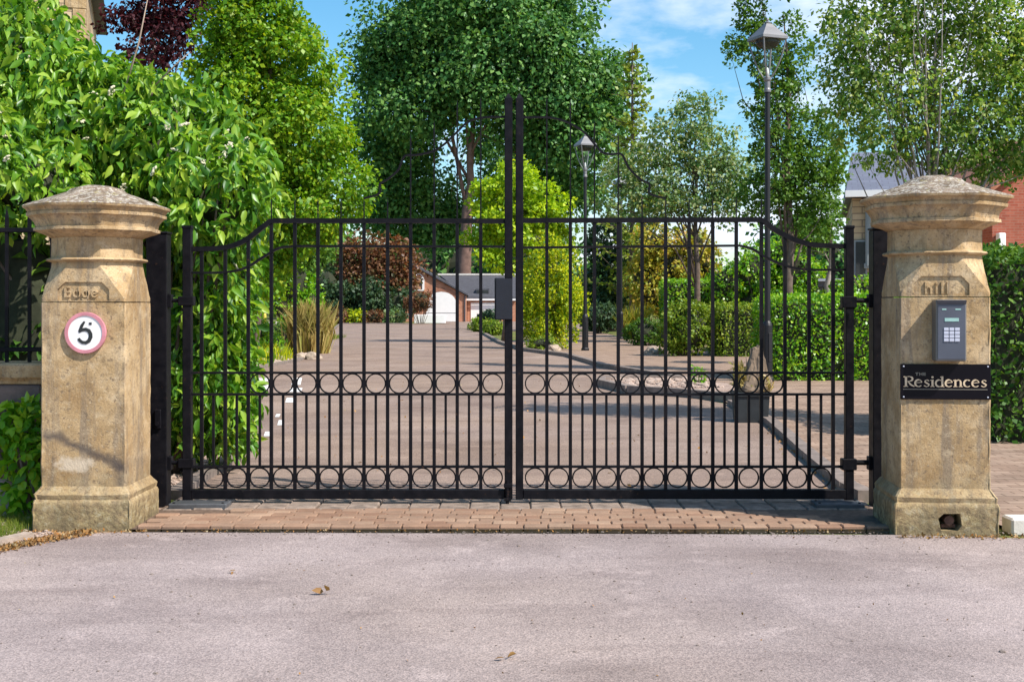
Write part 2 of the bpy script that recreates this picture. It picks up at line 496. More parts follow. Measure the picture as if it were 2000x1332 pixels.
def leaf_object(name, pts, out, size, mat, parent, rng, shape='quad', spread=1.0, droop=0.35, upn=0.6, outn=0.4, outd=0.5, jitter=0.35, up_d=0.0):
    pts = np.asarray(pts, float); out = np.asarray(out, float)
    N = len(pts)
    T, FC = SHAPES[shape]
    d = norm(rng.normal(size=(N, 3)) * spread * 0.6 + out * outd + np.array([0, 0, -droop + up_d]))
    n = norm(rng.normal(size=(N, 3)) * 0.55 + out * outn + np.array([0, 0, upn]))
    s = norm(np.cross(n, d)); n = np.cross(d, s)
    sz = size * np.clip(np.exp(rng.normal(size=N) * jitter * 0.7), .45, 1.45)
    V = (pts[:, None, :] + sz[:, None, None] * (T[None, :, 0, None] * d[:, None, :] + T[None, :, 1, None] * s[:, None, :] + T[None, :, 2, None] * n[:, None, :]))
    nv = len(T)
    V = V.reshape(-1, 3)
    me = bpy.data.meshes.new(name)
    me.vertices.add(len(V)); me.vertices.foreach_set('co', V.ravel())
    lens = [len(f) for f in FC]; per = sum(lens)
    loop = np.concatenate([np.array(f) for f in FC])
    L = (np.arange(N)[:, None] * nv + loop[None, :]).ravel()
    me.loops.add(len(L)); me.loops.foreach_set('vertex_index', L.astype(np.int32))
    st = np.cumsum([0] + lens[:-1])
    starts = (np.arange(N)[:, None] * per + st[None, :]).ravel()
    me.polygons.add(N * len(FC))
    me.polygons.foreach_set('loop_start', starts.astype(np.int32))
    me.update(calc_edges=True); me.validate()
    return link_mesh(name, me, mat, parent)

def crown_pts(rng, lobes, nclump, nleaf, cr, flat=0.7, rmin=0.55, ground=None):
    lobes = np.array(lobes, float)
    w = (lobes[:, 3] * lobes[:, 5]) ** 1.0
    k = rng.choice(len(lobes), size=nclump, p=w / w.sum())
    dr = norm(rng.normal(size=(nclump, 3)))
    rr = rng.uniform(rmin, 1.0, nclump) ** 0.7
    cen = lobes[k, :3] + dr * rr[:, None] * lobes[k, 3:6]
    csz = cr * rng.uniform(0.4, 1.5, nclump)
    # leaves sit on the shell of their clump, so that each clump has a lit and a shaded side
    ld = norm(rng.normal(size=(nclump * nleaf, 3)) + 0.5 * np.repeat(dr, nleaf, 0))
    lr = rng.uniform(0.55, 1.15, nclump * nleaf) * 1.45
    P = np.repeat(cen, nleaf, 0) + ld * lr[:, None] * np.repeat(csz, nleaf)[:, None] * np.array([1, 1, flat])
    O = norm(0.45 * np.repeat(dr, nleaf, 0) + ld)
    if ground is not None:
        ok = P[:, 2] > ground; P, O = P[ok], O[ok]
    return P, O, cen

def px_lobes(Y, specs):
    """specs: (u, v, ru_px, rv_px[, dy, ry]) -> world lobes at distance Y (+dy)"""
    out = []
    for s in specs:
        u, v, ru, rv = s[:4]
        dyy = s[4] if len(s) > 4 else 0.0
        Yk = Y + dyy
        x, y, z = at(u, v, Yk)
        rx, rz = ru / F * Yk, rv / F * Yk
        ry = s[5] if len(s) > 5 else rx * 0.85
        out.append((x, y, z, rx, ry, rz))
    return out

def trunk_mb(base, top, r0, r1, cens, rng, nb=8, wob=0.15, fork=0.45, rb=0.35):
    base, top = Vector(base), Vector(top)
    mb = MB()
    n = 9; pts = []; rad = []
    for i in range(n):
        k = i / (n - 1)
        p = base.lerp(top, k) + Vector((rng.normal() * wob * k, rng.normal() * wob * k, 0)) * (0.5 if 0 < i < n - 1 else 0)
        pts.append(p); rad.append(r0 * (1 - k) ** 0.8 * (1.25 if i == 0 else 1) + r1)
    mb.tube(pts, rad, 9)
    if len(cens):
        idx = rng.choice(len(cens), size=min(nb, len(cens)), replace=False)
        for j in idx:
            c = Vector(cens[j])
            k = rng.uniform(fork, 0.95); i = int(k * (n - 1)); s = pts[i]
            m1 = s.lerp(c, 0.35) + Vector((0, 0, (c - s).length * 0.10)) + Vector(rng.normal(size=3)) * wob * 0.6
            m2 = s.lerp(c, 0.7) + Vector(rng.normal(size=3)) * wob * 0.5
            r = rad[i] * rb
            mb.tube([s, m1, m2, c], [r, r * .75, r * .45, r * .12], 6)
    return mb

def tree(name, label, cat, group, base, top, r0, lobes, nclump, nleaf, cr, leafsize, lmat, bmat, seed, shape='quad', nb=10, wob=0.15, flat=0.7, rmin=0.55, fork=0.45, rb=0.35, r1=0.01, **kw):
    rng = np.random.default_rng(seed)
    root = empty(name, base)
    tag(root, label, cat, group)
    P, O, cen = crown_pts(rng, lobes, nclump, nleaf, cr, flat, rmin, ground=0.02)
    b = np.array(base, float)
    leaf_object('crown', P - b, O, leafsize, lmat, root, rng, shape, **kw)
    trunk_mb((0, 0, -0.05), Vector(top) - Vector(base), r0, r1, cen - b, rng, nb, wob, fork, rb).build('trunk', bmat, root, smooth=True)
    return root

def bush(name, label, cat, group, base, lobes, nclump, nleaf, cr, leafsize, lmat, seed, shape='quad', flat=0.7, rmin=0.5, core=0.72, **kw):
    rng = np.random.default_rng(seed)
    root = empty(name, base)
    tag(root, label, cat, group)
    P, O, cen = crown_pts(rng, lobes, nclump, nleaf, cr, flat, rmin, ground=0.01)
    b = np.array(base, float)
    leaf_object('foliage', P - b, O, leafsize, lmat, root, rng, shape, **kw)
    mb = MB()
    for j in rng.choice(len(cen), size=min(14, len(cen)), replace=False):
        c = Vector(cen[j] - b)
        s = Vector((c.x * 0.25 + rng.normal() * .02, c.y * 0.25, -0.03))
        mb.tube([s, s.lerp(c, .5) + Vector(rng.normal(size=3)) * .03, c], [0.02, 0.014, 0.005], 5)
    mb.build('stems', M['bark'], root, smooth=True)
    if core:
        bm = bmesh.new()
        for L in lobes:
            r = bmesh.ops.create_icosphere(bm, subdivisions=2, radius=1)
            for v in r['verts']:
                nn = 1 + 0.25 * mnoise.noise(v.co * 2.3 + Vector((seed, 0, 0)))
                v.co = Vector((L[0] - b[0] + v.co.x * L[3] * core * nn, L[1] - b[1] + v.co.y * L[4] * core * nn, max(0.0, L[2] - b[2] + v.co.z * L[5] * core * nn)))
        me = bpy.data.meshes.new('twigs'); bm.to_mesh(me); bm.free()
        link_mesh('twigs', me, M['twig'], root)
    return root

def hedge(name, label, group, x0, x1, y0, y1, z1, dens, leafsize, lmat, seed, shape='quad', rz=0.0, wav=0.06, cap=0):
    rng = np.random.default_rng(seed)
    cx, cy = (x0 + x1) / 2, (y0 + y1) / 2
    root = empty(name, (cx, cy, 0), rz)
    tag(root, label, 'hedge', group)
    W, D, H = x1 - x0, y1 - y0, z1
    faces = [('f', W * H), ('b', W * H * .25), ('l', D * H), ('r', D * H), ('t', W * D)]
    P = []; O = []
    for nm, A in faces:
        n = int(A * dens)
        a, b = rng.uniform(-.5, .5, n), rng.uniform(0, 1, n)
        dep = np.abs(rng.normal(size=n)) * 0.07 - 0.05
        if nm in 'fb':
            sg = -1 if nm == 'f' else 1
            p = np.stack([a * W, sg * (D / 2 - dep), b * H], 1); o = np.tile([0, sg, 0], (n, 1))
        elif nm in 'lr':
            sg = -1 if nm == 'l' else 1
            p = np.stack([sg * (W / 2 - dep), a * D, b * H], 1); o = np.tile([sg, 0, 0], (n, 1))
        else:
            p = np.stack([a * W, (b - .5) * D, H - dep], 1); o = np.tile([0, 0, 1], (n, 1))
        P.append(p); O.append(o.astype(float))
    P = np.concatenate(P); O = np.concatenate(O)
    off = np.array([mnoise.noise(Vector((p[0] * 1.6 + seed, p[1] * 1.6, p[2] * 1.6))) + .5 * mnoise.noise(Vector((p[0] * 4.1, p[1] * 4.1 + seed, p[2] * 4.1))) for p in P])
    P = P + O * (off * wav)[:, None]
    ok = P[:, 2] > 0.01
    leaf_object('foliage', P[ok], O[ok], leafsize, lmat, root, rng, shape, droop=0.2, upn=0.5, outn=0.55)
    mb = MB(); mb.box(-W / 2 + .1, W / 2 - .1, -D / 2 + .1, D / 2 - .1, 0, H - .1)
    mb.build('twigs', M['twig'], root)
    return root

def cpy(root, loc, label=None):
    r = root.copy(); COL.objects.link(r); r.location = loc
    if label: r['label'] = label
    for ch in list(root.children):
        c = ch.copy(); COL.objects.link(c); c.parent = r
        for g in ch.children:
            d = g.copy(); COL.objects.link(d); d.parent = c
    return r

# leaf colours (albedo)
LM = {}
LM['viburnum'] = leaf_mat('leaf_viburnum', [(.04, .14, .014), (.11, .29, .018), (.23, .43, .03), (.42, .57, .07)], .42, .4, .6)
LM['hornbeam'] = leaf_mat('leaf_hornbeam', [(.07, .20, .008), (.14, .32, .012), (.23, .42, .015), (.36, .44, .02)], .45)
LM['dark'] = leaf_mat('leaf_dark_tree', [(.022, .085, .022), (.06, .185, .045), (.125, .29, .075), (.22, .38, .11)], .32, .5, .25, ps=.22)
LM['gold'] = leaf_mat('leaf_gold', [(.16, .32, .012), (.34, .52, .018), (.58, .70, .03)], .45)
LM['goldcon'] = leaf_mat('leaf_gold_conifer', [(.08, .22, .012), (.28, .42, .015), (.68, .68, .02), (.44, .58, .03)], .4)
LM['birch'] = leaf_mat('leaf_birch', [(.07, .18, .03), (.14, .29, .05), (.27, .40, .10), (.44, .50, .15)], .45)
LM['grey'] = leaf_mat('leaf_greygreen', [(.08, .19, .05), (.16, .29, .10), (.32, .42, .24), (.34, .34, .12)], .4)
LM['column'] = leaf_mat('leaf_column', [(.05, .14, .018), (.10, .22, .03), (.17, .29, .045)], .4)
LM['privet'] = leaf_mat('leaf_privet', [(.06, .22, .008), (.14, .38, .012), (.26, .50, .02), (.42, .60, .04)], .42, .4, .5)
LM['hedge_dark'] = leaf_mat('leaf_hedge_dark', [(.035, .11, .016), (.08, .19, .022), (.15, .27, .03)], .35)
LM['olive'] = leaf_mat('leaf_olive', [(.10, .20, .015), (.20, .31, .025), (.32, .38, .05)], .4)
LM['purple'] = leaf_mat('leaf_purple', [(.030, .010, .018), (.065, .018, .028), (.11, .03, .04)], .3, tint=(1.3, .5, .7))
LM['maple'] = leaf_mat('leaf_maple', [(.11, .05, .028), (.20, .09, .05), (.28, .14, .075), (.12, .13, .04)], .35, tint=(1.3, .8, .4))
LM['yellow'] = leaf_mat('leaf_yellow', [(.46, .40, .03), (.56, .50, .08), (.24, .36, .04), (.50, .30, .08)], .4, tint=(1.2, 1, .4))
LM['dry'] = leaf_mat('leaf_dry', [(.26, .20, .08), (.40, .32, .12), (.50, .42, .18), (.26, .28, .05)], .3, tint=(1.1, 1, .6))
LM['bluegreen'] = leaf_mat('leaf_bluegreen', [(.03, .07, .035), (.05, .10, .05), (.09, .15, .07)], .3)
LM['conifer'] = leaf_mat('leaf_conifer_thin', [(.14, .22, .03), (.24, .33, .05), (.34, .40, .08)], .4)
LM['litter'] = leaf_mat('leaf_litter', [(.30, .13, .04), (.38, .22, .09), (.22, .12, .06), (.42, .34, .22)], .1, gloss=.1)
LM['grass'] = leaf_mat('grass_blades', [(.10, .18, .02), (.18, .26, .03), (.30, .30, .07)], .35)

# ------------------------------------------------------------------ ground, roads
def sheet(name, poly, z, mat, kind='structure'):
    me = bpy.data.meshes.new(name)
    me.from_pydata([(x, y, z) for x, y in poly], [], [tuple(range(len(poly)))])
    bm = bmesh.new(); bm.from_mesh(me)
    bmesh.ops.recalc_face_normals(bm, faces=bm.faces[:])
    if bm.faces[:] and bm.faces[:][0].normal.z < 0:
        bmesh.ops.reverse_faces(bm, faces=bm.faces[:])
    bm.to_mesh(me); bm.free()
    o = link_mesh(name, me, mat)
    o["kind"] = kind
    return o

def ground_mat():
    t = NT('soil_and_grass'); v = t.coord()
    n = t.noise(v, 0.35, 7, 0.6)
    f = t.noise(v, 24, 5, 0.7)
    col = t.ramp(n, [(0.38, (0.10, 0.14, 0.03)), (0.5, (0.15, 0.17, 0.05)), (0.62, (0.20, 0.15, 0.09))])
    col = t.mix(0.7, col, t.ramp(f, [(0.3, (0.5, 0.5, 0.5)), (0.7, (1.4, 1.4, 1.3))]), 'MULTIPLY')
    return t.done(col, 0.95, 0, t.bump(f, 0.8, 0.02), 0.1)
M['ground'] = ground_mat()
sheet('ground', [(-700, -60), (700, -60), (700, 1200), (-700, 1200)], -0.02, M['ground'])
sheet('road', [(-40, -30), (40, -30), (40, 6.95), (3.2, 7.05), (2.25, 7.20), (-2.3, 7.28), (-2.56, 7.20), (-2.72, 6.98), (-2.80, 6.72), (-3.0, 6.4), (-4.2, 5.8), (-40, 5.2)], 0.0, M['asphalt'])

left_edge = [(-2.30, 8.1), (-2.40, 10.4), (-2.85, 13.0), (-4.6, 16.5), (-5.9, 21.0), (-5.3, 25.5), (-5.0, 29), (-5.35, 33), (-5.9, 38), (-8.6, 58), (-11.6, 83.8), (-7.0, 83.8)]
right_edge = [(-5.9, 84.5), (-4.2, 84), (-2.6, 66), (-1.45, 58), (-0.4, 42), (0.3, 35.6), (1.44, 31.5), (1.96, 26.1), (2.5, 23.6), (2.0, 20.9), (1.55, 20.2), (1.78, 18.6), (2.5, 17.9), (2.95, 16.5), (2.90, 13.7), (2.6, 10.76), (2.42, 8.85), (2.40, 8.1)]
sheet('driveway', left_edge + right_edge, 0.0, M['drive'])
sheet('pavement', [(0.3, 35.6), (-0.4, 42), (-0.2, 44), (2.4, 60), (4.2, 60), (4.6, 44), (6, 33.5), (12, 31), (14, 7.4), (3.0, 7.40), (2.62, 8.6), (2.40, 8.85), (2.6, 10.76), (2.90, 13.7), (2.95, 16.5), (2.9, 20.5), (2.5, 23.6), (1.96, 26.1), (1.44, 31.5)], 0.006, M['paver'])
sheet('forecourt', [(-7.2, 90.5), (-4.2, 84), (-2.6, 66), (-1.0, 60), (6, 70), (4, 98), (-7.2, 98)], 0.004, M['drive'])

def strip(name, pts, w, h, mat, z0=-0.02, kind='structure', cut=0.9):
    """kerb: separate stones along a polyline"""
    mb = MB(); rng = np.random.default_rng(7)
    for a, b in zip(pts[:-1], pts[1:]):
        a, b = Vector(a), Vector(b); L = (b - a).length; n = max(1, int(L / cut)); d = (b - a) / n
        t = d.normalized(); nn = Vector((-t.y, t.x)) * w / 2
        for i in range(n):
            p = a + d * i + t * .004; q = a + d * (i + 1) - t * .004
            zz = h + rng.normal() * .003
            c = [p + nn, p - nn, q - nn, q + nn]
            mb.prism_xy([(v.x, v.y) for v in c], z0, zz)
    o = mb.build(name, mat); o["kind"] = kind
    return o
strip('kerb', [(2.44, 8.45), (2.42, 8.85), (2.6, 10.76), (2.90, 13.7), (2.95, 16.5)], 0.12, 0.07, M['kerb'])
strip('kerb', [(3.10, 21.0), (2.81, 22.5), (1.96, 26.1), (1.44, 31.5), (0.3, 35.6), (-0.4, 42), (-1.45, 58)], 0.14, 0.09, M['kerb'])
strip('kerb', [(3.1, 17.0), (2.5, 17.9), (1.78, 18.6), (1.45, 20.2), (1.52, 20.8), (2.0, 21.2), (3.05, 21.2)], 0.14, 0.12, M['kerb'])
strip('kerb', [(-2.36, 8.6), (-2.42, 10.4), (-2.9, 13.0), (-4.65, 16.4), (-6.0, 21)], 0.12, 0.05, M['kerb'])
strip('kerb', [(-5.35, 25.2), (-5.05, 29), (-5.4, 33), (-5.95, 38), (-8.65, 58), (-11.65, 83.8)], 0.14, 0.06, M['kerb'])
strip('kerb', [(-11.65, 83.9), (-7.0, 83.9)], 0.16, 0.06, M['kerb'])
# verge kerb outside, left of the pier
strip('kerb', [(-3.7, 6.32), (-3.15, 6.56), (-2.93, 6.86), (-2.80, 7.14)], 0.07, 0.03, M['kerb_mid'], cut=0.30)

M['gravel'] = asphalt_mat('pebbles', (0.28, 0.20, 0.165), (0.40, 0.31, 0.26), 0.8, 1.5, (0.16, 0.10, 0.08))
M['bark_mulch'] = asphalt_mat('bark_mulch', (0.16, 0.10, 0.06), (0.26, 0.17, 0.11), 0.8, 1.5, (0.06, 0.04, 0.03))
g = sheet('gravel_bed', [(-2.36, 8.6), (-2.42, 10.4), (-2.9, 13.0), (-4.65, 16.4), (-6.0, 21), (-7.5, 22), (-7, 8.6)], -0.006, M['gravel'])
g = sheet('gravel_bed', [(-5.35, 25.2), (-5.05, 29), (-5.4, 33), (-5.95, 38), (-9, 40), (-9.5, 25)], 0.0, M['gravel'])
g = sheet('gravel_bed', [(3.1, 17.0), (2.5, 17.9), (1.78, 18.6), (1.45, 20.2), (1.52, 20.8), (2.0, 21.2), (3.05, 21.2), (3.6, 19.5)], 0.07, M['gravel'])
g = sheet('gravel_verge', [(-6.5, 8.2), (-2.3, 8.2), (-2.3, 7.2), (-2.56, 7.15), (-2.68, 6.98), (-2.76, 6.72), (-2.96, 6.38), (-4.1, 5.75), (-6.5, 5.6)], -0.004, M['gravel'])

# loose stones on the gravel: one uncountable mass
def stones(name, poly_fn, n, r, mat, seed):
    rng = np.random.default_rng(seed); bm = bmesh.new()
    for i in range(n):
        x, y, z = poly_fn(rng)
        s = r * math.exp(rng.normal() * .35)
        res = bmesh.ops.create_icosphere(bm, subdivisions=1, radius=s)
        for v in res['verts']:
            v.co = Vector((x, y, z)) + Vector((v.co.x * 1.2, v.co.y, v.co.z * .6)) * (1 + .3 * mnoise.noise(v.co * 60 + Vector((i, 0, 0))))
    me = bpy.data.meshes.new(name); bm.to_mesh(me); bm.free()
    o = link_mesh(name, me, mat); o["kind"] = 'stuff'
    return o
M['pebble'] = plain('pebble_stone', (0.38, 0.29, 0.24), 0.9, 0, 0.35, 30, 0.4)
M['grit'] = plain('road_grit', (0.20, 0.16, 0.14), 0.95, 0, 0.5, 300, 0.2)
stones('road_grit', lambda r: (r.uniform(-3.4, 3.4), (7.28 - abs(r.normal()) * .10) if r.uniform() < .6 else r.uniform(4.3, 7.2), 0.002), 900, .0038, M['grit'], 8)
stones('gravel', lambda r: (r.uniform(-3.5, -2.72), r.uniform(6.95, 8.0), 0.002), 1100, .010, M['pebble'], 3)
stones('gravel', lambda r: ((lambda y: (r.uniform(-7, -5.3), y, 0.01))(r.uniform(26, 32))), 500, .07, M['pebble'], 4)
stones('gravel', lambda r: (r.uniform(1.7, 3.3), r.uniform(18.8, 21), 0.08), 350, .03, M['pebble'], 5)
stones('gravel', lambda r: (r.uniform(-3.0, -2.42), r.uniform(8.4, 11.5), 0.0), 500, .014, M['pebble'], 6)

# brick threshold between the piers: individual bevelled setts in one sheet
def threshold():
    rng = np.random.default_rng(11); mb = MB()
    y = 7.33; row = 0
    widths = [0.09] * 7
    for r, w in enumerate(widths):
        x = -2.24 + (0.1 if r % 2 else 0)
        ln = 0.145
        while x < 2.30:
            lim = 7.95 - max(0, (x - 1.35)) * 0.62 if x > 1.35 else 7.95
            if x < -1.85: lim = 7.84
            l = ln + rng.normal() * .003
            if y + w < lim + 0.02:
                z = 0.028 - 0.0 * r + rng.normal() * .0022
                tilt = rng.normal() * .0015
                mb.bbox(x + .003, x + l - .003, y + .003, y + w - .003, -0.02, z, 0.006)
            x += l
        y += w
    o = mb.build('brick_threshold', M['sett']); o["kind"] = 'structure'
def sett_mat():
    t = NT('sett_brick'); g = t.add('NewGeometry')
    col = t.ramp(g.outputs['Random Per Island'], [(0, (.24, .145, .10)), (.35, (.31, .20, .14)), (.7, (.27, .18, .13)), (1, (.36, .25, .18))])
    v = t.coord(); n = t.noise(v, 5, 7, .65)
    col = t.mix(.7, col, t.ramp(n, [(.3, (.7, .68, .66)), (.7, (1.25, 1.2, 1.15))]), 'MULTIPLY')
    col = t.mix(t.ramp(t.noise(v, 60, 4), [(.3, .5), (.45, 0)]), col, (.18, .12, .09))
    return t.done(col, .9, 0, t.bump(t.noise(v, 80, 5), .5, .005), .2)
M['sett'] = sett_mat()
threshold()
M['jointing'] = plain('dark_jointing', (0.13, 0.085, 0.06), 1, 0, 0.4, 30, 0.6)
sheet('threshold_bed', [(-2.27, 7.31), (2.36, 7.31), (2.36, 8.16), (-2.30, 8.16)], 0.012, M['jointing'])
M['concrete_dark'] = plain('dark_concrete', (0.24, 0.185, 0.15), .9, 0, 0.45, 14, 0.7)
mb = MB(); rng = np.random.default_rng(5)
for i in range(23):
    x = -2.28 + i * .2
    mb.bbox(x + .003, x + .197, 7.99 + rng.normal() * .004, 8.42, -.02, .022 + rng.normal() * .004, .008)
o = mb.build('channel_strip', M['concrete_dark']); o["kind"] = 'structure'

# painted dashes on the drive (give way marks)
for i, (u, v, du, dv) in enumerate([(578, 745, 9, 7), (566, 782, 9, 4.5), (546, 826, 4.5, 5), (521, 848, 6, 4.5), (515, 742, 16, 3), (512, 757, 13, 5), (576, 762, 12, 4), (541, 812, 4, 3)]):
    x0, y0 = gd(u - du, v + dv); x1, y1 = gd(u + du, v + dv); x2, y2 = gd(u + du + 3, v - dv); x3, y3 = gd(u - du + 3, v - dv)
    sheet('road_marking', [(x0, y0), (x1, y1), (x2, y2), (x3, y3)], 0.005, M['white_paint'])

# ------------------------------------------------------------------ stone gate piers
def ring8(h, c):
    return [(-h + c, -h), (h - c, -h), (h, -h + c), (h, h - c), (h - c, h), (-h + c, h), (-h, h - c), (-h, -h + c)]

def loft(prof, sub=8, dz=0.03, amp=0.003, seed=0, cap_top=True, topmat_from=None, edge_wear=0.006):
    """prof: list of (z, half, chamfer). returns a dense weathered mesh"""
    P = []
    for (z0, h0, c0), (z1, h1, c1) in zip(prof[:-1], prof[1:]):
        n = max(1, int(math.hypot(z1 - z0, h1 - h0) / dz))
        for i in range(n):
            k = i / n
            P.append((z0 + (z1 - z0) * k, h0 + (h1 - h0) * k, c0 + (c1 - c0) * k))
    P.append(prof[-1])
    vs = []; ring_n = 8 * sub
    for z, h, c in P:
        r = ring8(h, c)
        for i in range(8):
            a, b = r[i], r[(i + 1) % 8]
            for k in range(sub):
                t = k / sub
                x, y = a[0] + (b[0] - a[0]) * t, a[1] + (b[1] - a[1]) * t
                p = Vector((x, y, z))
                n1 = mnoise.noise(p * 9 + Vector((seed * 7.3, 0, 0))) + .6 * mnoise.noise(p * 26 + Vector((seed, 3, 0)))
                s = 1 + amp * n1 / max(h, .1)
                if k == 0:
                    s -= edge_wear * max(0, .4 + mnoise.noise(p * 14 + Vector((0, seed * 5, 0)))) / max(h, .1)
                vs.append((x * s, y * s, z + (amp * .8 * mnoise.noise(p * 12 + Vector((9, seed, 1))))))
    fs = []; mi = []
    for j in range(len(P) - 1):
        for k in range(ring_n):
            k2 = (k + 1) % ring_n
            fs.append((j * ring_n + k, j * ring_n + k2, (j + 1) * ring_n + k2, (j + 1) * ring_n + k))
            mi.append(1 if topmat_from is not None and P[j][0] >= topmat_from - 1e-6 else 0)
    fs.append(tuple(reversed(range(ring_n)))); mi.append(0)
    fs.append(tuple((len(P) - 1) * ring_n + k for k in range(ring_n))); mi.append(1 if topmat_from is not None else 0)
    me = bpy.data.meshes.new('stone')
    me.from_pydata(vs, [], fs); me.polygons.foreach_set('material_index', mi)
    me.update()
    return me

def bool_cut(o, cutter, mode='DIFFERENCE'):
    md = o.modifiers.new('b', 'BOOLEAN'); md.operation = mode; md.object = cutter; md.solver = 'EXACT'
    dg = bpy.context.evaluated_depsgraph_get()
    me = bpy.data.meshes.new_from_object(o.evaluated_get(dg))
    o.modifiers.clear(); o.data = me
    bpy.data.objects.remove(cutter)

OCT = 0.586
def arc(cx, cz, rx, rz, a0, a1, n=12):
    return [(cx + rx * math.cos(math.radians(a0 + (a1 - a0) * i / n)), cz + rz * math.sin(math.radians(a0 + (a1 - a0) * i / n))) for i in range(n + 1)]

def gothic(mb, ch, x, s, y0, y1):
    """carved lettering about s tall at x; returns the advance"""
    w = s * .17; z = ZL
    if ch == 'E':
        mb.ribbon_xz([(x + w * .6, z), (x + w * .6, z + s)], w * 1.2, y0, y1)
        for zz in (0.06, .5, .94): mb.ribbon_xz([(x + w, z + s * zz), (x + s * .55, z + s * zz)], w * .8, y0, y1)
        return s * .78
    if ch in 'dge':
        xh = s * .66
        if ch == 'e':
            mb.ribbon_xz(arc(x + xh * .4, z + xh * .5, xh * .38, xh * .45, 10, 320), w, y0, y1)
            mb.ribbon_xz([(x + xh * .1, z + xh * .52), (x + xh * .72, z + xh * .52)], w * .8, y0, y1)
        else:
            mb.ribbon_xz(arc(x + xh * .38, z + xh * .5, xh * .34, xh * .45, 0, 360, 16), w, y0, y1)
            if ch == 'd': mb.ribbon_xz([(x + xh * .76, z), (x + xh * .76, z + s)], w, y0, y1)
            else:
                mb.ribbon_xz([(x + xh * .76, z + xh), (x + xh * .76, z - s * .12)] + arc(x + xh * .36, z - s * .12, xh * .4, s * .14, 0, -170, 8), w * .85, y0, y1)
        return xh * 1.2
    if ch == 'h':
        mb.ribbon_xz([(x + w / 2, z), (x + w / 2, z + s)], w, y0, y1)
        mb.ribbon_xz(arc(x + s * .3, z + s * .4, s * .22, s * .22, 170, 0, 8) + [(x + s * .52, z)], w, y0, y1)
        return s * .8
    if ch == 'i':
        mb.ribbon_xz([(x + w / 2, z), (x + w / 2, z + s * .6)], w, y0, y1)
        mb.ribbon_xz([(x + w / 2, z + s * .8), (x + w / 2, z + s * .95)], w, y0, y1)
        return s * .42
    mb.ribbon_xz([(x + w / 2, z), (x + w / 2, z + s)], w * 1.1, y0, y1)
    return s * .42

def pier(loc, rz, sc, label, word, marked, seed):
    global ZL
    root = empty('stone_gate_pier', loc, rz)
    tag(root, label, 'gate pier', 'stone gate piers')
    H = .255 * sc; HB = .295 * sc; HR = .405 * sc
    e = .010
    # square plinth with an ogee top
    pl = [(-.05, HB, e), (.165 * sc, HB, e), (.180 * sc, HB - .006, e), (.186 * sc, HB - .012, e), (.215 * sc, HB - .006, .012), (.240 * sc, HB - .024, .014), (.262 * sc, H + .002, .016)]
    o = link_mesh('plinth', loft(pl, 10, .012, .006, seed, edge_wear=.012), M['stone_plinth'], root); smooth_by_angle(o, 40)
    if not marked:      # hole broken through the foot of the plinth, with a rusty pipe end in it
        c = MB(); c.prism_xz([(-.035, .03), (-.05, .10), (-.02, .128), (.075, .13), (.085, .06), (.06, .028)], -HB - .05, -HB + .14)
        bool_cut(o, c.build('cut', None, root)); smooth_by_angle(o, 40)
        pm = MB(); pm.tube([(.02, -HB + .13, .085), (.02, -HB + .03, .085)], .028, 12)
        pm.box(-.02, .06, -HB + .05, -HB + .07, .04, .06); pm.build('drain_pipe', M['rust'], root, smooth=False)
    sh = [(.262 * sc, H, e), (1.358 * sc, H, e)]
    o = link_mesh('shaft', loft(sh, 14, .03, .0028, seed + 1, edge_wear=.006), M['stone_marked' if marked else 'stone'], root); smooth_by_angle(o, 40)
    nk = [(1.364 * sc, H - .002, e), (1.385 * sc, H, .012), (1.575 * sc, H - .004, H * OCT), (1.604 * sc, H - .006, H * OCT), (1.610 * sc, H + .018, (H + .018) * OCT), (1.618 * sc, H + .024, (H + .024) * OCT), (1.626 * sc, H + .018, (H + .018) * OCT),
          (1.632 * sc, H - .004, H * OCT), (1.752 * sc, H - .004, H * OCT)]
    o = link_mesh('neck', loft(nk, 8, .02, .0015, seed + 2, edge_wear=.003), M['stone_plain'], root)
    # sunk panel with raised letters
    pw = .155 * sc; z0, z1 = 1.372 * sc, 1.482 * sc
    px = 0.0 if marked else -.02
    c = MB(); c.prism_xz([(px - pw, z0), (px + pw, z0), (px + pw, z1 - .045), (px + pw - .045, z1), (px - pw + .045, z1), (px - pw, z1 - .045)], -H - .05, -H + .014)
    bool_cut(o, c.build('cut', None, root)); smooth_by_angle(o, 40)
    ZL = 1.379 * sc if not marked else 1.392 * sc
    lt = MB(); s = .070 if not marked else .062; x = px - (.115 if marked else .095)
    for ch in word: x += gothic(lt, ch, x, s, -H + .002, -H + .018) * (1.12 if marked else 1.1)
    lt.build('carved_letters', M['stone_plain'], root)
    # moulded cap
    cp = [(1.753 * sc, H - .002), (1.768 * sc, H + .028), (1.782 * sc, H + .066), (1.792 * sc, H + .088), (1.794 * sc, H + .094), (1.812 * sc, H + .094), (1.815 * sc, H + .082),
          (1.845 * sc, H + .090), (1.866 * sc, H + .104), (1.880 * sc, H + .118), (1.884 * sc, H + .128), (1.902 * sc, H + .130), (1.905 * sc, H + .122), (1.925 * sc, H + .134), (1.932 * sc, HR), (1.945 * sc, HR + .004)]
    cp += [(1.950 * sc, HR - .004), (1.995 * sc, HR * .70), (2.035 * sc, HR * .43), (2.050 * sc, HR * .38), (2.058 * sc, HR * .36), (2.078 * sc, HR * .18), (2.082 * sc, HR * .05)]
    cp = [(z, h, h * OCT) for z, h in cp]
    o = link_mesh('cap', loft(cp, 7, .02, .004, seed + 3, topmat_from=1.945 * sc, edge_wear=.008), [M['stone_plain'], M['stone_top']], root); smooth_by_angle(o, 42)
    return root

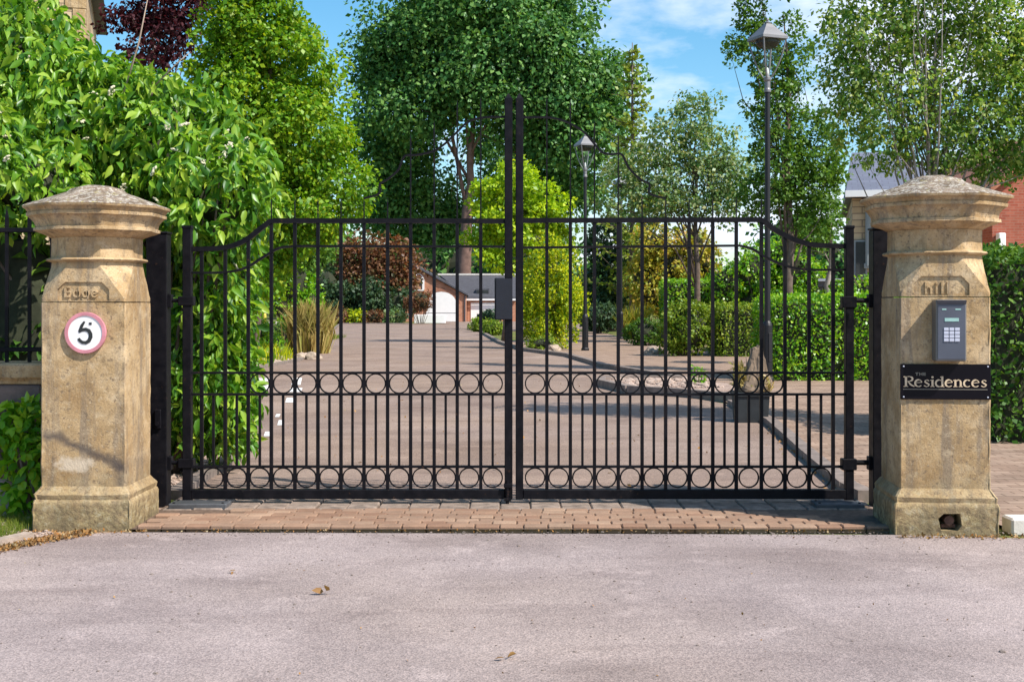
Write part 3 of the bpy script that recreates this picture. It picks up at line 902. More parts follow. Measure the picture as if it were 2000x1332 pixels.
M['rust'] = plain('rusty_iron', (0.10, 0.05, 0.035), .85, 0, .5, 20, .6)
LP = (-2.563, 7.60, 0); RP = (2.563, 7.465, 0); RROT = math.radians(-5)
pier(LP, 0, 1.0, 'weathered sandstone pier carrying the round number sign, left of the gate', 'Edge', True, 1)
pier(RP, RROT, 1.022, 'weathered sandstone pier carrying the entry keypad and black name plate', 'hill', False, 5)

# round speed sign
def sign5():
    M['sign_white'] = plain('sign_white', (.82, .80, .80), .35, 0, .05, 5)
    M['sign_red'] = plain('sign_faded_red', (.55, .22, .26), .4, 0, .2, 14)
    M['sign_black'] = plain('sign_black', (.02, .022, .022), .5, 0, .1, 5)
    zc = CH - (650 - HV) / F * 7.34; xc = (168 - CU) / F * 7.34 - LP[0]
    root = empty('speed_limit_sign', (LP[0] + xc, LP[1] - .255 - .004, zc))
    tag(root, 'round white sign with faded red rim and black number on the left pier', 'sign')
    R = .124
    def disc(r, y0, y1, n=40): return [(r * math.cos(2 * math.pi * k / n), r * math.sin(2 * math.pi * k / n)) for k in range(n)]
    m = MB(); n = 40
    prof = [(R, 0), (R, -.016), (R * .985, -.020), (R * .83, -.020), (R * .82, -.014)]
    vs = []; fs = []
    for r, y in prof:
        vs += [(r * math.cos(2 * math.pi * k / n), y, r * math.sin(2 * math.pi * k / n)) for k in range(n)]
    for j in range(len(prof) - 1):
        fs += [(j * n + k, j * n + (k + 1) % n, (j + 1) * n + (k + 1) % n, (j + 1) * n + k) for k in range(n)]
    m.add(vs, fs); m.build('rim', M['sign_red'], root, smooth=False)
    m = MB(); m.prism_xz(disc(R * .825, 0, 0), -.0145, -.002); m.build('face', M['sign_white'], root)
    m = MB(); k = 1 / 160 * 160 / 1254 / 327 * 160          # crop px -> metres
    def q(x, y): return ((x - 608) * (160 / 1254) / 327, (925 - y) * (160 / 1254) / 327)
    m.ribbon_xz([q(600, 752), q(560, 810), q(522, 905)], [.010, .018, .016], -.0175, -.0145)
    m.ribbon_xz([q(512, 912), q(560, 880), q(615, 872), q(665, 893), q(690, 940), q(692, 990), q(668, 1045), q(620, 1076), q(565, 1070), q(525, 1040), q(508, 1008)], [.013, .019, .021, .022, .022, .023, .022, .020, .019, .018, .016], -.0178, -.0148)
    m.ribbon_xz([q(668, 785), q(708, 783)], .014, -.0176, -.0146)
    m.build('numeral', M['sign_black'], root)
sign5()

# things on the right pier, in its own turned frame
def rp_local(x, y, z):
    ca, sa = math.cos(RROT), math.sin(RROT)
    return (RP[0] + x * ca - y * sa, RP[1] + x * sa + y * ca, z)
FR = .255 * 1.022
def zr(v): return CH - (v - HV) / F * 7.2
def xr(u): return (u - 1854.5) / F * 7.2

def keypad():
    M['pad_grey'] = plain('keypad_grey', (.09, .10, .13), .45, .3, .12, 6)
    M['pad_side'] = plain('keypad_casing', (.18, .17, .16), .5, .4, .12, 6)
    M['pad_keys'] = plain('keypad_keys', (.50, .52, .62), .4, .1, .06, 30)
    M['pad_lcd'] = plain('keypad_display', (.30, .50, .46), .25, 0, .1, 30)
    w = .086; h = .178; d = .105
    root = empty('entry_keypad', rp_local(xr(1857), -FR - .002, zr(645)), RROT)
    tag(root, 'grey intercom keypad box above the black name plate on the right pier', 'intercom')
    m = MB(); m.bbox(-w, w, -d, 0, -h, h, .007); m.build('casing', M['pad_side'], root)
    m = MB(); m.bbox(-w + .008, w - .008, -d - .004, -d + .003, -h + .012, h - .028, .002)
    m.add([(-w + .004, -d - .001, h - .026), (w - .004, -d - .001, h - .026), (w - .004, -d - .02, h - .004), (-w + .004, -d - .02, h - .004), (-w + .004, -d + .006, h - .002), (w - .004, -d + .006, h - .002)],
          [(0, 1, 2, 3), (3, 2, 5, 4), (0, 3, 4), (1, 5, 2)])
    m.build('front_panel', M['pad_grey'], root)
    m = MB(); m.bbox(-.040, .040, -d - .007, -d - .0035, .052, .072, .001); m.build('display', M['pad_lcd'], root)
    for xa, xb in ((-.055, -.03), (.02, .052)):
        m = MB(); m.bbox(xa, xb, -d - .006, -d - .0035, .118, .126, .001); m.build('indicator_light', M['pad_lcd'], root)
    key = MB(); key.bbox(-.0135, .0135, -d - .009, -d - .0035, -.0085, .0085, .0015)
    k0 = key.build('key', M['pad_keys'], root)
    first = True
    for r in range(4):
        for c in range(3):
            k = k0 if first else k0.copy()
            if not first: COL.objects.link(k); k.parent = root
            first = False
            k.location = (-.031 + c * .031, 0, .008 - r * .021)
keypad()

def plaque():
    M['plate'] = plain('black_plate', (.006, .005, .008), .3, 0, .2, 3)
    M['plate'].node_tree.nodes['Principled BSDF'].inputs['Specular IOR Level'].default_value = .12
    M['gilt'] = plain('cream_lettering', (.62, .48, .32), .5, 0, .08, 30)
    M['gilt_dim'] = plain('worn_lettering', (.22, .20, .16), .5, 0, .1, 30)
    x0, x1 = xr(1768), xr(1940); z0, z1 = zr(780), zr(711)
    cx, cz = (x0 + x1) / 2, (z0 + z1) / 2; W, H = (x1 - x0) / 2, (z1 - z0) / 2
    root = empty('name_plate', rp_local(cx, -FR - .003, cz), RROT)
    tag(root, 'black rectangular plate reading The Residences in cream serif letters', 'sign')
    m = MB(); m.bbox(-W, W, -.010, 0, -H, H, .002); m.build('plate', M['plate'], root)
    m = MB()
    Y0, Y1 = -.0125, -.0098
    xh = .043; cap = .062; T = .0088; t = .0042; base = -.030
    def stem(x, z0, z1, w=T, sf=True, top=True):
        m.ribbon_xz([(x, z0), (x, z1)], w, Y0, Y1)
        if sf: m.ribbon_xz([(x - w * 1.05, z0 + t * .4), (x + w * 1.05, z0 + t * .4)], t * .9, Y0, Y1)
        if top: m.ribbon_xz([(x - w * 1.05, z1 - t * 1.3), (x, z1 - t * .3)], t, Y0, Y1)
    def L(ch, x):
        b = base
        if ch == 'R':
            stem(x + .012, b, b + cap, T * 1.1); m.ribbon_xz([(x + .002, b + cap - t * .5), (x + .022, b + cap - t * .5)], t, Y0, Y1)
            m.ribbon_xz([(x + .016, b + cap - t * .6)] + arc(x + .024, b + cap * .75, .018, cap * .23, 80, -80, 10) + [(x + .016, b + cap * .5)], [t] * 3 + [T * .95] * 7 + [t] * 3, Y0, Y1)
            m.ribbon_xz([(x + .022, b + cap * .5), (x + .034, b + cap * .2), (x + .050, b + t * .4)], [t, T, t * 1.4], Y0, Y1)
            return .050
        if ch == 'e':
            m.ribbon_xz(arc(x + .019, b + xh * .5, .0155, xh * .47, 15, 320, 16), [t] * 4 + [T * .95] * 8 + [t * 1.1] * 5, Y0, Y1)
            m.ribbon_xz([(x + .006, b + xh * .55), (x + .034, b + xh * .62)], t * .8, Y0, Y1); return .039
        if ch == 'c':
            m.ribbon_xz(arc(x + .019, b + xh * .5, .0155, xh * .47, 50, 315, 16), [T * .8] * 2 + [t] * 2 + [T * .95] * 8 + [t * 1.1] * 5, Y0, Y1); return .037
        if ch == 's':
            m.ribbon_xz([(x + .027, b + xh * .80), (x + .020, b + xh * .95), (x + .010, b + xh * .86), (x + .009, b + xh * .68), (x + .018, b + xh * .5), (x + .027, b + xh * .33), (x + .025, b + xh * .12), (x + .015, b + xh * .03), (x + .005, b + xh * .18)],
                        [t * 1.3, t, t, T * .8, T, T * .85, t, t, t * 1.3], Y0, Y1); return .033
        if ch == 'i':
            stem(x + .010, b, b + xh); m.prism_xz([(x + .010 + .0055 * math.cos(a), b + cap * .92 + .0055 * math.sin(a)) for a in [k * math.pi / 4 for k in range(8)]], Y0, Y1); return .021
        if ch == 'd':
            m.ribbon_xz(arc(x + .019, b + xh * .5, .0155, xh * .46, 40, 320, 14), [t] * 3 + [T * .95] * 9 + [t] * 3, Y0, Y1); stem(x + .033, b, b + cap); return .044
        if ch == 'n':
            stem(x + .009, b, b + xh)
            m.ribbon_xz([(x + .012, b + xh * .78), (x + .022, b + xh * .98), (x + .031, b + xh * .86), (x + .033, b + xh * .6), (x + .033, b)], [t, t * 1.3, T * .8, T, T], Y0, Y1)
            m.ribbon_xz([(x + .024, b + t * .4), (x + .043, b + t * .4)], t * .9, Y0, Y1); return .044
    word = 'Residences'
    probe = MB(); adv = {'R': .050, 'e': .039, 's': .033, 'i': .021, 'd': .044, 'n': .044, 'c': .037}
    tot = sum(adv[c] for c in word); k = (2 * W - .036) / tot
    x = -W + .016
    for ch in word:
        n0 = len(m.v); x_start = x; L(ch, 0.0)
        for i in range(n0, len(m.v)):
            a = m.v[i]; m.v[i] = (x_start + a[0] * k, a[1], a[2])
        x += adv[ch] * k
    m.build('lettering', M['gilt'], root)
    m = MB(); m.box(-W + .016, W - .02, -.0122, -.0098, -.046, -.0425); m.build('underline', M['gilt_dim'], root)
    m = MB(); zb = .036; hh = .018; x = -W + .085
    for ch in 'THE':
        if ch == 'T': m.ribbon_xz([(x + .009, zb), (x + .009, zb + hh)], .004, Y0, Y1).ribbon_xz([(x, zb + hh - .002), (x + .018, zb + hh - .002)], .0035, Y0, Y1)
        if ch == 'H': m.ribbon_xz([(x + .002, zb), (x + .002, zb + hh)], .004, Y0, Y1).ribbon_xz([(x + .016, zb), (x + .016, zb + hh)], .004, Y0, Y1).ribbon_xz([(x + .002, zb + hh / 2), (x + .016, zb + hh / 2)], .003, Y0, Y1)
        if ch == 'E':
            m.ribbon_xz([(x + .002, zb), (x + .002, zb + hh)], .004, Y0, Y1)
            for q in (.002, hh / 2, hh - .002): m.ribbon_xz([(x + .002, zb + q), (x + .014, zb + q)], .003, Y0, Y1)
        x += .023
    m.build('small_lettering', M['gilt_dim'], root)
    s = MB(); s.lathe([(.0045, 0), (.0045, .003), (.002, .0045)], 10)
    s.v = [(a, -.010 - c, b) for a, b, c in s.v]
    s0 = s.build('screw', M['pad_keys'], root)
    for i, (sx, sz) in enumerate([(-1, 1), (1, 1), (-1, -1), (1, -1)]):
        q = s0 if i == 0 else s0.copy()
        if i: COL.objects.link(q); q.parent = root
        q.location = (sx * (W - .018), 0, sz * (H - .014))
plaque()

# ------------------------------------------------------------------ iron gate
GY = 8.24
def gx(u): return (u - CU) / F * GY
def gz(v): return CH - (v - HV) / F * GY
def curve_pts(pp, n=6):
    """Catmull-Rom through (u,v) pixels on the gate plane -> world x,z"""
    P = [Vector((gx(u), gz(v))) for u, v in pp]
    P = [P[0] * 2 - P[1]] + P + [P[-1] * 2 - P[-2]]
    out = []
    for i in range(1, len(P) - 2):
        for k in range(n):
            t = k / n
            a = P[i - 1]; b = P[i]; c = P[i + 1]; d = P[i + 2]
            out.append(.5 * ((2 * b) + (c - a) * t + (2 * a - 5 * b + 4 * c - d) * t * t + (-a + 3 * b - 3 * c + d) * t ** 3))
    out.append(P[-2])
    return out

def gate_leaf(side):
    L = side < 0
    root = empty('gate_leaf', (gx(358 if L else 1665), GY, 0))
    tag(root, 'left leaf of the black iron gate, carrying the dark lock box' if L else 'right leaf of the black iron gate, hinged beside the keypad pier', 'gate leaf', 'leaves of the iron entrance gate')
    ox = root.location.x
    bars_u = [394, 440, 485, 530, 576, 621, 666, 711, 757, 802, 848, 893, 939] if L else [1068, 1114, 1161, 1207.5, 1254, 1300, 1346, 1392, 1438, 1487, 1533, 1580, 1627]
    if not L: bars_u = bars_u[::-1]
    # outer (hinge side) first
    hs = (358, 375) if L else (1650, 1666)
    ms = (985.5, 1001) if L else (1007, 1022)
    X = lambda u: gx(u) - ox
    m = MB(); m.bbox(X(hs[0]), X(hs[1]), -.028, .028, gz(984), gz(446), .004)
    xc = (X(hs[0]) + X(hs[1])) / 2
    m.bbox(X(hs[0]) - .004, X(hs[1]) + .004, -.032, .032, gz(447), gz(441), .003); m.build('hinge_stile', M['iron'], root)
    m = MB(); m.bbox(X(ms[0]), X(ms[1]), -.026, .026, gz(974), gz(192), .004)
    mc = (X(ms[0]) + X(ms[1])) / 2
    m.lathe([(.026, gz(192)), (.022, gz(190)), (.004, gz(183))], 4, (mc, 0), flat=True); m.build('meeting_stile', M['iron'], root)
    # rails
    inner_u = ms[0] if L else ms[1]; outer_u = hs[1] if L else hs[0]
    def rail(name, pts, hw, dy=.010):
        m = MB()
        P = [(p.x - ox, p.y) for p in pts]
        for i in range(len(P) - 1):
            (xa, za), (xb, zb) = P[i], P[i + 1]
            ta = Vector((P[min(i + 1, len(P) - 1)][0] - P[max(i - 1, 0)][0], P[min(i + 1, len(P) - 1)][1] - P[max(i - 1, 0)][1])).normalized()
            j = i + 1
            tb = Vector((P[min(j + 1, len(P) - 1)][0] - P[max(j - 1, 0)][0], P[min(j + 1, len(P) - 1)][1] - P[max(j - 1, 0)][1])).normalized()
            na = Vector((-ta.y, ta.x)) * hw; nb = Vector((-tb.y, tb.x)) * hw
            m.add([(xa + na.x, -dy, za + na.y), (xb + nb.x, -dy, zb + nb.y), (xb - nb.x, -dy, zb - nb.y), (xa - na.x, -dy, za - na.y),
                   (xa + na.x, dy, za + na.y), (xb + nb.x, dy, zb + nb.y), (xb - nb.x, dy, zb - nb.y), (xa - na.x, dy, za - na.y)],
                  [(0, 1, 2, 3), (7, 6, 5, 4), (0, 4, 5, 1), (3, 2, 6, 7), (0, 3, 7, 4), (1, 5, 6, 2)])
        m.build(name, M['iron'], root)
    if L:
        top = curve_pts([(375, 487), (415, 486), (448, 482), (480, 469), (505, 450), (527, 433)]) + [Vector((gx(535), gz(431.5))), Vector((gx(inner_u), gz(432)))]
        mid = curve_pts([(375, 533), (440, 532), (480, 523), (515, 502), (545, 485), (575, 481)]) + [Vector((gx(inner_u), gz(482)))]
        over = curve_pts([(inner_u, 229), (945, 230), (915, 238), (893, 258), (868, 282), (845, 296), (815, 303), (790, 306), (778, 332), (758, 350), (742, 360), (741, 378), (711, 388)])
    else:
        top = curve_pts([(1650, 481), (1610, 480), (1580, 477), (1545, 466), (1512, 448), (1490, 431)]) + [Vector((gx(1482), gz(429.5))), Vector((gx(inner_u), gz(431)))]
        mid = curve_pts([(1650, 527), (1580, 527), (1540, 521), (1500, 505), (1470, 487), (1445, 480)]) + [Vector((gx(inner_u), gz(484)))]
        over = curve_pts([(inner_u, 230), (1070, 230), (1105, 238), (1140, 258), (1158, 278), (1176, 298), (1195, 302), (1214, 302), (1228, 328), (1250, 350), (1268, 360), (1269, 378), (1300, 388)])
    rail('top_rail', top, .016, .016)
    rail('upper_rail', mid, .0075, .0155)
    rail('scroll_rail', over, .0068, .006)
    for v in (728, 770, 911): rail('ring_rail', [Vector((gx(outer_u), gz(v))), Vector((gx(inner_u), gz(v)))], .0075, .0155)
    a, b = sorted((X(outer_u), X(inner_u)))
    m = MB(); m.bbox(a, b, -.03, .03, gz(973), gz(955), .004); m.build('bottom_rail', M['iron'], root)
    # long bars
    def curve_z(pts, x):
        ps = sorted([(p.x, p.y) for p in pts])
        for (x0, z0), (x1, z1) in zip(ps[:-1], ps[1:]):
            if x0 <= x <= x1: return z0 + (z1 - z0) * (x - x0) / max(1e-6, x1 - x0)
        return gz(431)
    def bar(name, x, z0, z1, w, spike=True):
        m = MB(); h = w / 2
        m.box(x - ox - h, x - ox + h, -h, h, z0, z1)
        if spike:
            m.add([(x - ox - h, -h, z1), (x - ox + h, -h, z1), (x - ox + h, h, z1), (x - ox - h, h, z1), (x - ox, 0, z1 + .045)], [(0, 1, 4), (1, 2, 4), (2, 3, 4), (3, 0, 4)])
        m.build(name, M['iron'], root)
    n = len(bars_u)
    for i, u in enumerate(bars_u):
        x = gx(u)
        z_top = curve_z(top, x)
        if i < 3: bar('bar', x, gz(955), z_top - .012, .022, False)
        elif i < 9:
            bar('bar', x, gz(955), z_top - .012, .022, False)
            bar('finial', x, z_top + .015, z_top + .12, .008)
        else:
            bar('bar', x, gz(955), z_top - .012, .022, False)
            tv = {9: 268, 10: 242, 11: 200, 12: 194}[i]
            bar('finial', x, z_top + .015, gz(tv) - .02, .009)
    # short bars and rings
    es = bars_u + [ms[0] + 1 if L else ms[1] - 1]
    rm = None
    for i in range(n):
        um = (es[i] + es[i + 1]) / 2
        if i == n - 1: um = (es[i] + (985.5 if L else 1022)) / 2
        bar('short_bar', gx(um), gz(911) + .006, gz(770) - .006, .016, False)
        for v in ((749, 932.5) if i >= 2 else (932.5,)):
            if rm is None:
                m = MB(); N = 28; R0, R1, dd = .069, .0605, .008
                vs = []
                for k in range(N):
                    c, s = math.cos(2 * math.pi * k / N), math.sin(2 * math.pi * k / N)
                    vs += [(R0 * c, -dd, R0 * s), (R1 * c, -dd, R1 * s), (R1 * c, dd, R1 * s), (R0 * c, dd, R0 * s)]
                fs = []
                for k in range(N):
                    q = ((k + 1) % N) * 4; p = k * 4
                    for j in range(4): fs.append((p + j, p + (j + 1) % 4, q + (j + 1) % 4, q + j))
                m.add(vs, fs); rm = m.build('ring', M['iron'], root); r = rm
            else:
                r = rm.copy(); COL.objects.link(r); r.parent = root
            r.location = (gx(um) - ox, 0, gz(v))
    # hinge straps towards the post
    for v in (587, 903):
        m = MB()
        if L: m.bbox(X(350), X(380), -.036, .036, gz(v + 10), gz(v - 8), .004).tube([(X(352), 0, gz(v)), (X(330) , 0, gz(v))], .014, 10)
        else: m.bbox(X(1643), X(1671), -.036, .036, gz(v + 14), gz(v - 8), .004).tube([(X(1671), 0, gz(v)), (X(1700), 0, gz(v))], .018, 10)
        m.build('hinge', M['iron'], root)
    if L:
        m = MB(); m.bbox(X(968), X(1001), -.06, -.028, gz(624), gz(545), .004); m.bbox(X(966), X(985), -.02, .03, gz(625), gz(543), .004)
        m.build('lock_box', M['lockbox'], root)
        m = MB(); m.tube([(X(991), -.045, gz(936)), (X(991), -.045, gz(990))], .011, 10).bbox(X(984), X(1000), -.058, -.026, gz(950), gz(942), .002).bbox(X(985), X(998), -.06, -.026, gz(976), gz(970), .002)
        m.build('drop_bolt', M['iron'], root)
    return root
M['lockbox'] = plain('lock_box_paint', (0.006, 0.007, 0.014), .5, 0, .3, 8, .2)
gate_leaf(-1); gate_leaf(1)

def gate_post(u0, u1, v0, v1, label, clasp):
    x0, x1 = gx(u0), gx(u1)
    root = empty('gate_post', ((x0 + x1) / 2, GY + .0, 0)); tag(root, label, 'post', 'steel gate hinge posts')
    w = (x1 - x0) / 2
    m = MB(); m.bbox(-w, w, -.055, .055, -.02, gz(v0), .005); m.build('post', M['iron'], root)
    m = MB(); m.bbox(-w - .006, w + .006, -.061, .061, gz(v0) + .001, gz(v0) + .016, .004); m.build('post_cap', M['iron'], root)
    for v in (587, 903):
        m = MB()
        if clasp < 0: m.bbox(w - .002, w + .022, -.03, .03, gz(v + 14), gz(v - 12), .003)
        else: m.bbox(-w - .022, -w + .002, -.03, .03, gz(v + 14), gz(v - 12), .003)
        m.build('hinge_bracket', M['iron'], root)
    if clasp < 0:
        m = MB(); m.bbox(-w * .1, w * .5, -.075, -.055, gz(835), gz(798), .004).tube([(w * .2, -.075, gz(826)), (w * .2, -.09, gz(826))], .012, 10); m.build('catch', M['iron'], root)
    return root
gate_post(290, 330, 458, 985, 'black steel post behind the pier with the round sign', -1)
gate_post(1701, 1741, 450, 985, 'black steel post behind the pier with the keypad', 1)

def cover(name, x0, x1, y0, y1, label):
    root = empty(name, ((x0 + x1) / 2, (y0 + y1) / 2, 0)); tag(root, label, 'cover plate', 'gate motor covers')
    w, d = (x1 - x0) / 2, (y1 - y0) / 2
    m = MB(); m.bbox(-w, w, -d, d, -.01, .05, .006); m.build('lid', M['slate_plate'], root)
    m = MB()
    for sx in (-1, 1):
        for sy in (-1, 1): m.lathe([(.009, .0505), (.009, .054), (.004, .056)], 8, (sx * (w - .03), sy * (d - .03)))
    m.build('bolts', M['iron'], root)
M['slate_plate'] = plain('grey_plate', (0.085, 0.09, 0.10), .45, .2, .3, 9, .3)
cover('motor_cover', -2.24, -1.86, 8.00, 8.16, 'grey metal ground plate under the left hinge of the gate')
cover('motor_cover', 1.98, 2.30, 8.00, 8.16, 'grey metal ground plate under the right hinge of the gate')

# ------------------------------------------------------------------ left: wall with railing, ivy, verge
def left_wall():
    root = empty('boundary_wall', (-4.4, 8.15, 0)); tag(root, 'low rubble stone wall with flat coping left of the gate', 'wall')
    m = MB(); rng = np.random.default_rng(2)
    z = 0
    for r in range(4):
        h = [.22, .20, .21, .20][r]; x = -2.2 + rng.uniform(0, .2)
        while x < 1.60:
            l = rng.uniform(.22, .5); x2 = min(x + l, 1.60)
            m.bbox(x + .006, x2 - .006, -.16 + rng.normal() * .008, .16, z + .006, z + h - .006, .012); x = x2
        z += h
    m.build('stone_courses', M['rubble_stone'], root)
    m = MB(); m.box(-2.2, 1.59, -.14, .15, 0, .82); m.build('mortar', M['jointing'], root)
    m = MB(); x = -2.2
    while x < 1.60:
        x2 = min(x + .62, 1.60); m.bbox(x + .003, x2 - .003, -.21, .21, .865, .965, .012); x = x2
    m.box(-2.2, 1.59, -.15, .15, .83, .865)
    m.build('coping', M['stone_plain'], root)
def rub():
    t = NT('wall_rubble_stone'); g = t.add('NewGeometry')
    col = t.ramp(g.outputs['Random Per Island'], [(0, (.16, .13, .12)), (.5, (.30, .25, .23)), (1, (.44, .36, .32))])
    v = t.coord(); n = t.noise(v, 8, 7, .65)
    col = t.mix(.8, col, t.ramp(n, [(.3, (.6, .6, .6)), (.7, (1.4, 1.3, 1.3))]), 'MULTIPLY')
    return t.done(col, .9, 0, t.bump(n, .8, .02), .2)
M['rubble_stone'] = rub()
left_wall()
root = empty('wall_railing', (-4.4, 8.15, .965)); tag(root, 'dark iron railing standing on the low stone wall', 'railing')
m = MB(); m.bbox(-2.2, 1.55, -.018, .018, .07, .10, .003); m.build('bottom_rail', M['iron'], root)
m = MB(); m.bbox(-2.2, 1.55, -.018, .018, .86, .89, .003); m.build('top_rail', M['iron'], root)
for k in range(11):
    x = 1.50 - k * .15
    m = MB(); m.box(x - .010, x + .010, -.01, .01, 0, .96)
    m.add([(x - .010, -.01, .96), (x + .010, -.01, .96), (x + .010, .01, .96), (x - .010, .01, .96), (x, 0, 1.03)], [(0, 1, 4), (1, 2, 4), (2, 3, 4), (3, 0, 4)])
    m.build('bar', M['iron'], root)

# ivy-like creeper in front of the wall
bush('creeper', 'small bright green creeper between the low wall and the left pier', 'plant', None, (-2.98, 7.86, 0),
     px_lobes(7.88, [(62, 960, 30, 45, 0, .12), (48, 890, 45, 52, 0, .12), (30, 835, 50, 40, 0, .12), (62, 820, 26, 30, 0, .1)]), 90, 9, .05, .075, LM['privet'], 21, shape='ovate', core=0, droop=.5)
# verge grass
def grass_patch(name, x0, x1, y0, y1, n, h, mat, seed, mask=None, z=0.0, label=None):
    rng = np.random.default_rng(seed)
    P = np.stack([rng.uniform(x0, x1, n), rng.uniform(y0, y1, n), np.full(n, z)], 1)
    if mask is not None: P = P[[mask(p) for p in P]]
    O = norm(rng.normal(size=(len(P), 3)) * .25 + np.array([0, 0, 1.0]))
    o = leaf_object(name, P, O, h, mat, None, rng, 'blade', spread=.45, droop=-.9, upn=0, outn=.2, outd=.6)
    o["kind"] = 'stuff'
    return o
grass_patch('grass', -3.7, -2.86, 6.75, 7.75, 9000, .045, LM['grass'], 8, lambda p: p[0] < -2.80 - (p[1] - 6.75) * .16 + .10 * mnoise.noise(Vector((p[0] * 5, p[1] * 5, 0))) and p[0] < -3.05 + (p[1] - 6.6) * .35)
grass_patch('grass', -9.5, -6.7, 39, 50, 9000, .14, LM['grass'], 9)
grass_patch('grass', -6.6, -5.3, 24.5, 30, 2500, .35, LM['goldcon'], 10, lambda p: mnoise.noise(Vector((p[0], p[1], 0)) * 1.3) > .05)
# brown litter swept along the verge kerb and piers
def litter(name, fn, n, size, seed):
    rng = np.random.default_rng(seed)
    P = np.array([fn(rng) for _ in range(n)])
    o = leaf_object(name, P, np.tile([0, 0, 1.], (n, 1)), size, LM['litter'], None, rng, 'quad', spread=1, droop=-.15, upn=1.2, outn=0, outd=0)
    o["kind"] = 'stuff'
def lf1(r):
    k = r.uniform(0, 1); x = -2.50 - .38 * k + r.normal() * .03; y = 7.22 - .62 * k ** 1.2 + r.normal() * .04
    return (x, y, .003 + r.uniform(0, .012))
litter('leaf_litter', lf1, 1500, .020, 12)
litter('leaf_litter', lambda r: ((lambda y: (2.5 + (y - 9) * .085 - abs(r.normal()) * .08, y, .006))(r.uniform(8.8, 13.5))), 260, .03, 18)
litter('leaf_litter', lambda r: (r.uniform(-3.0, 2.6), r.uniform(8.7, 22), .006), 240, .028, 19)
litter('leaf_litter', lambda r: (-2.563 + r.uniform(-.36, .42), 7.29 - abs(r.normal()) * .025, .006), 160, .016, 13)
litter('leaf_litter', lambda r: (2.563 + r.uniform(-.33, .4), 7.13 - abs(r.normal()) * .035, .006), 220, .018, 14)
litter('leaf_litter', lambda r: (r.uniform(-2.3, 2.3), 7.31 - abs(r.normal()) * .02, .006), 260, .014, 15)
litter('leaf_litter', lambda r: (r.uniform(-3, 3), r.uniform(4.3, 7.2), .004), 70, .012, 16)
for (u, v, s, rr, lab) in [(632, 1160, .055, .4, 'curled dry leaf lying on the foreground asphalt left of centre'), (985, 1290, .05, 2.0, 'pale yellowish leaf on the asphalt near the bottom centre'), (455, 1120, .035, 1.2, 'tiny pale leaf on the asphalt below the left pier')]:
    x, y = gd(u, v); rng = np.random.default_rng(int(u))
    o = leaf_object('fallen_leaf', [(0, 0, .008), (.012, .008, .010)], [(0, 0, 1), (0, 0, 1)], s, LM['litter'], None, rng, 'ovate', spread=1, droop=0, upn=1, outn=0, outd=0)
    o.location = (x, y, .004); tag(o, lab, 'leaf', 'fallen leaves on the asphalt')

# right: white painted stone beside the pier
m = MB(); m.bbox(-.35, .35, -.07, .09, -.02, .085, .012); o = m.build('white_kerb_stone', M['kerb_light']); o.location = (3.02 + .28, 7.32, 0)
tag(o, 'short white stone block on the ground at the right edge', 'kerb stone')

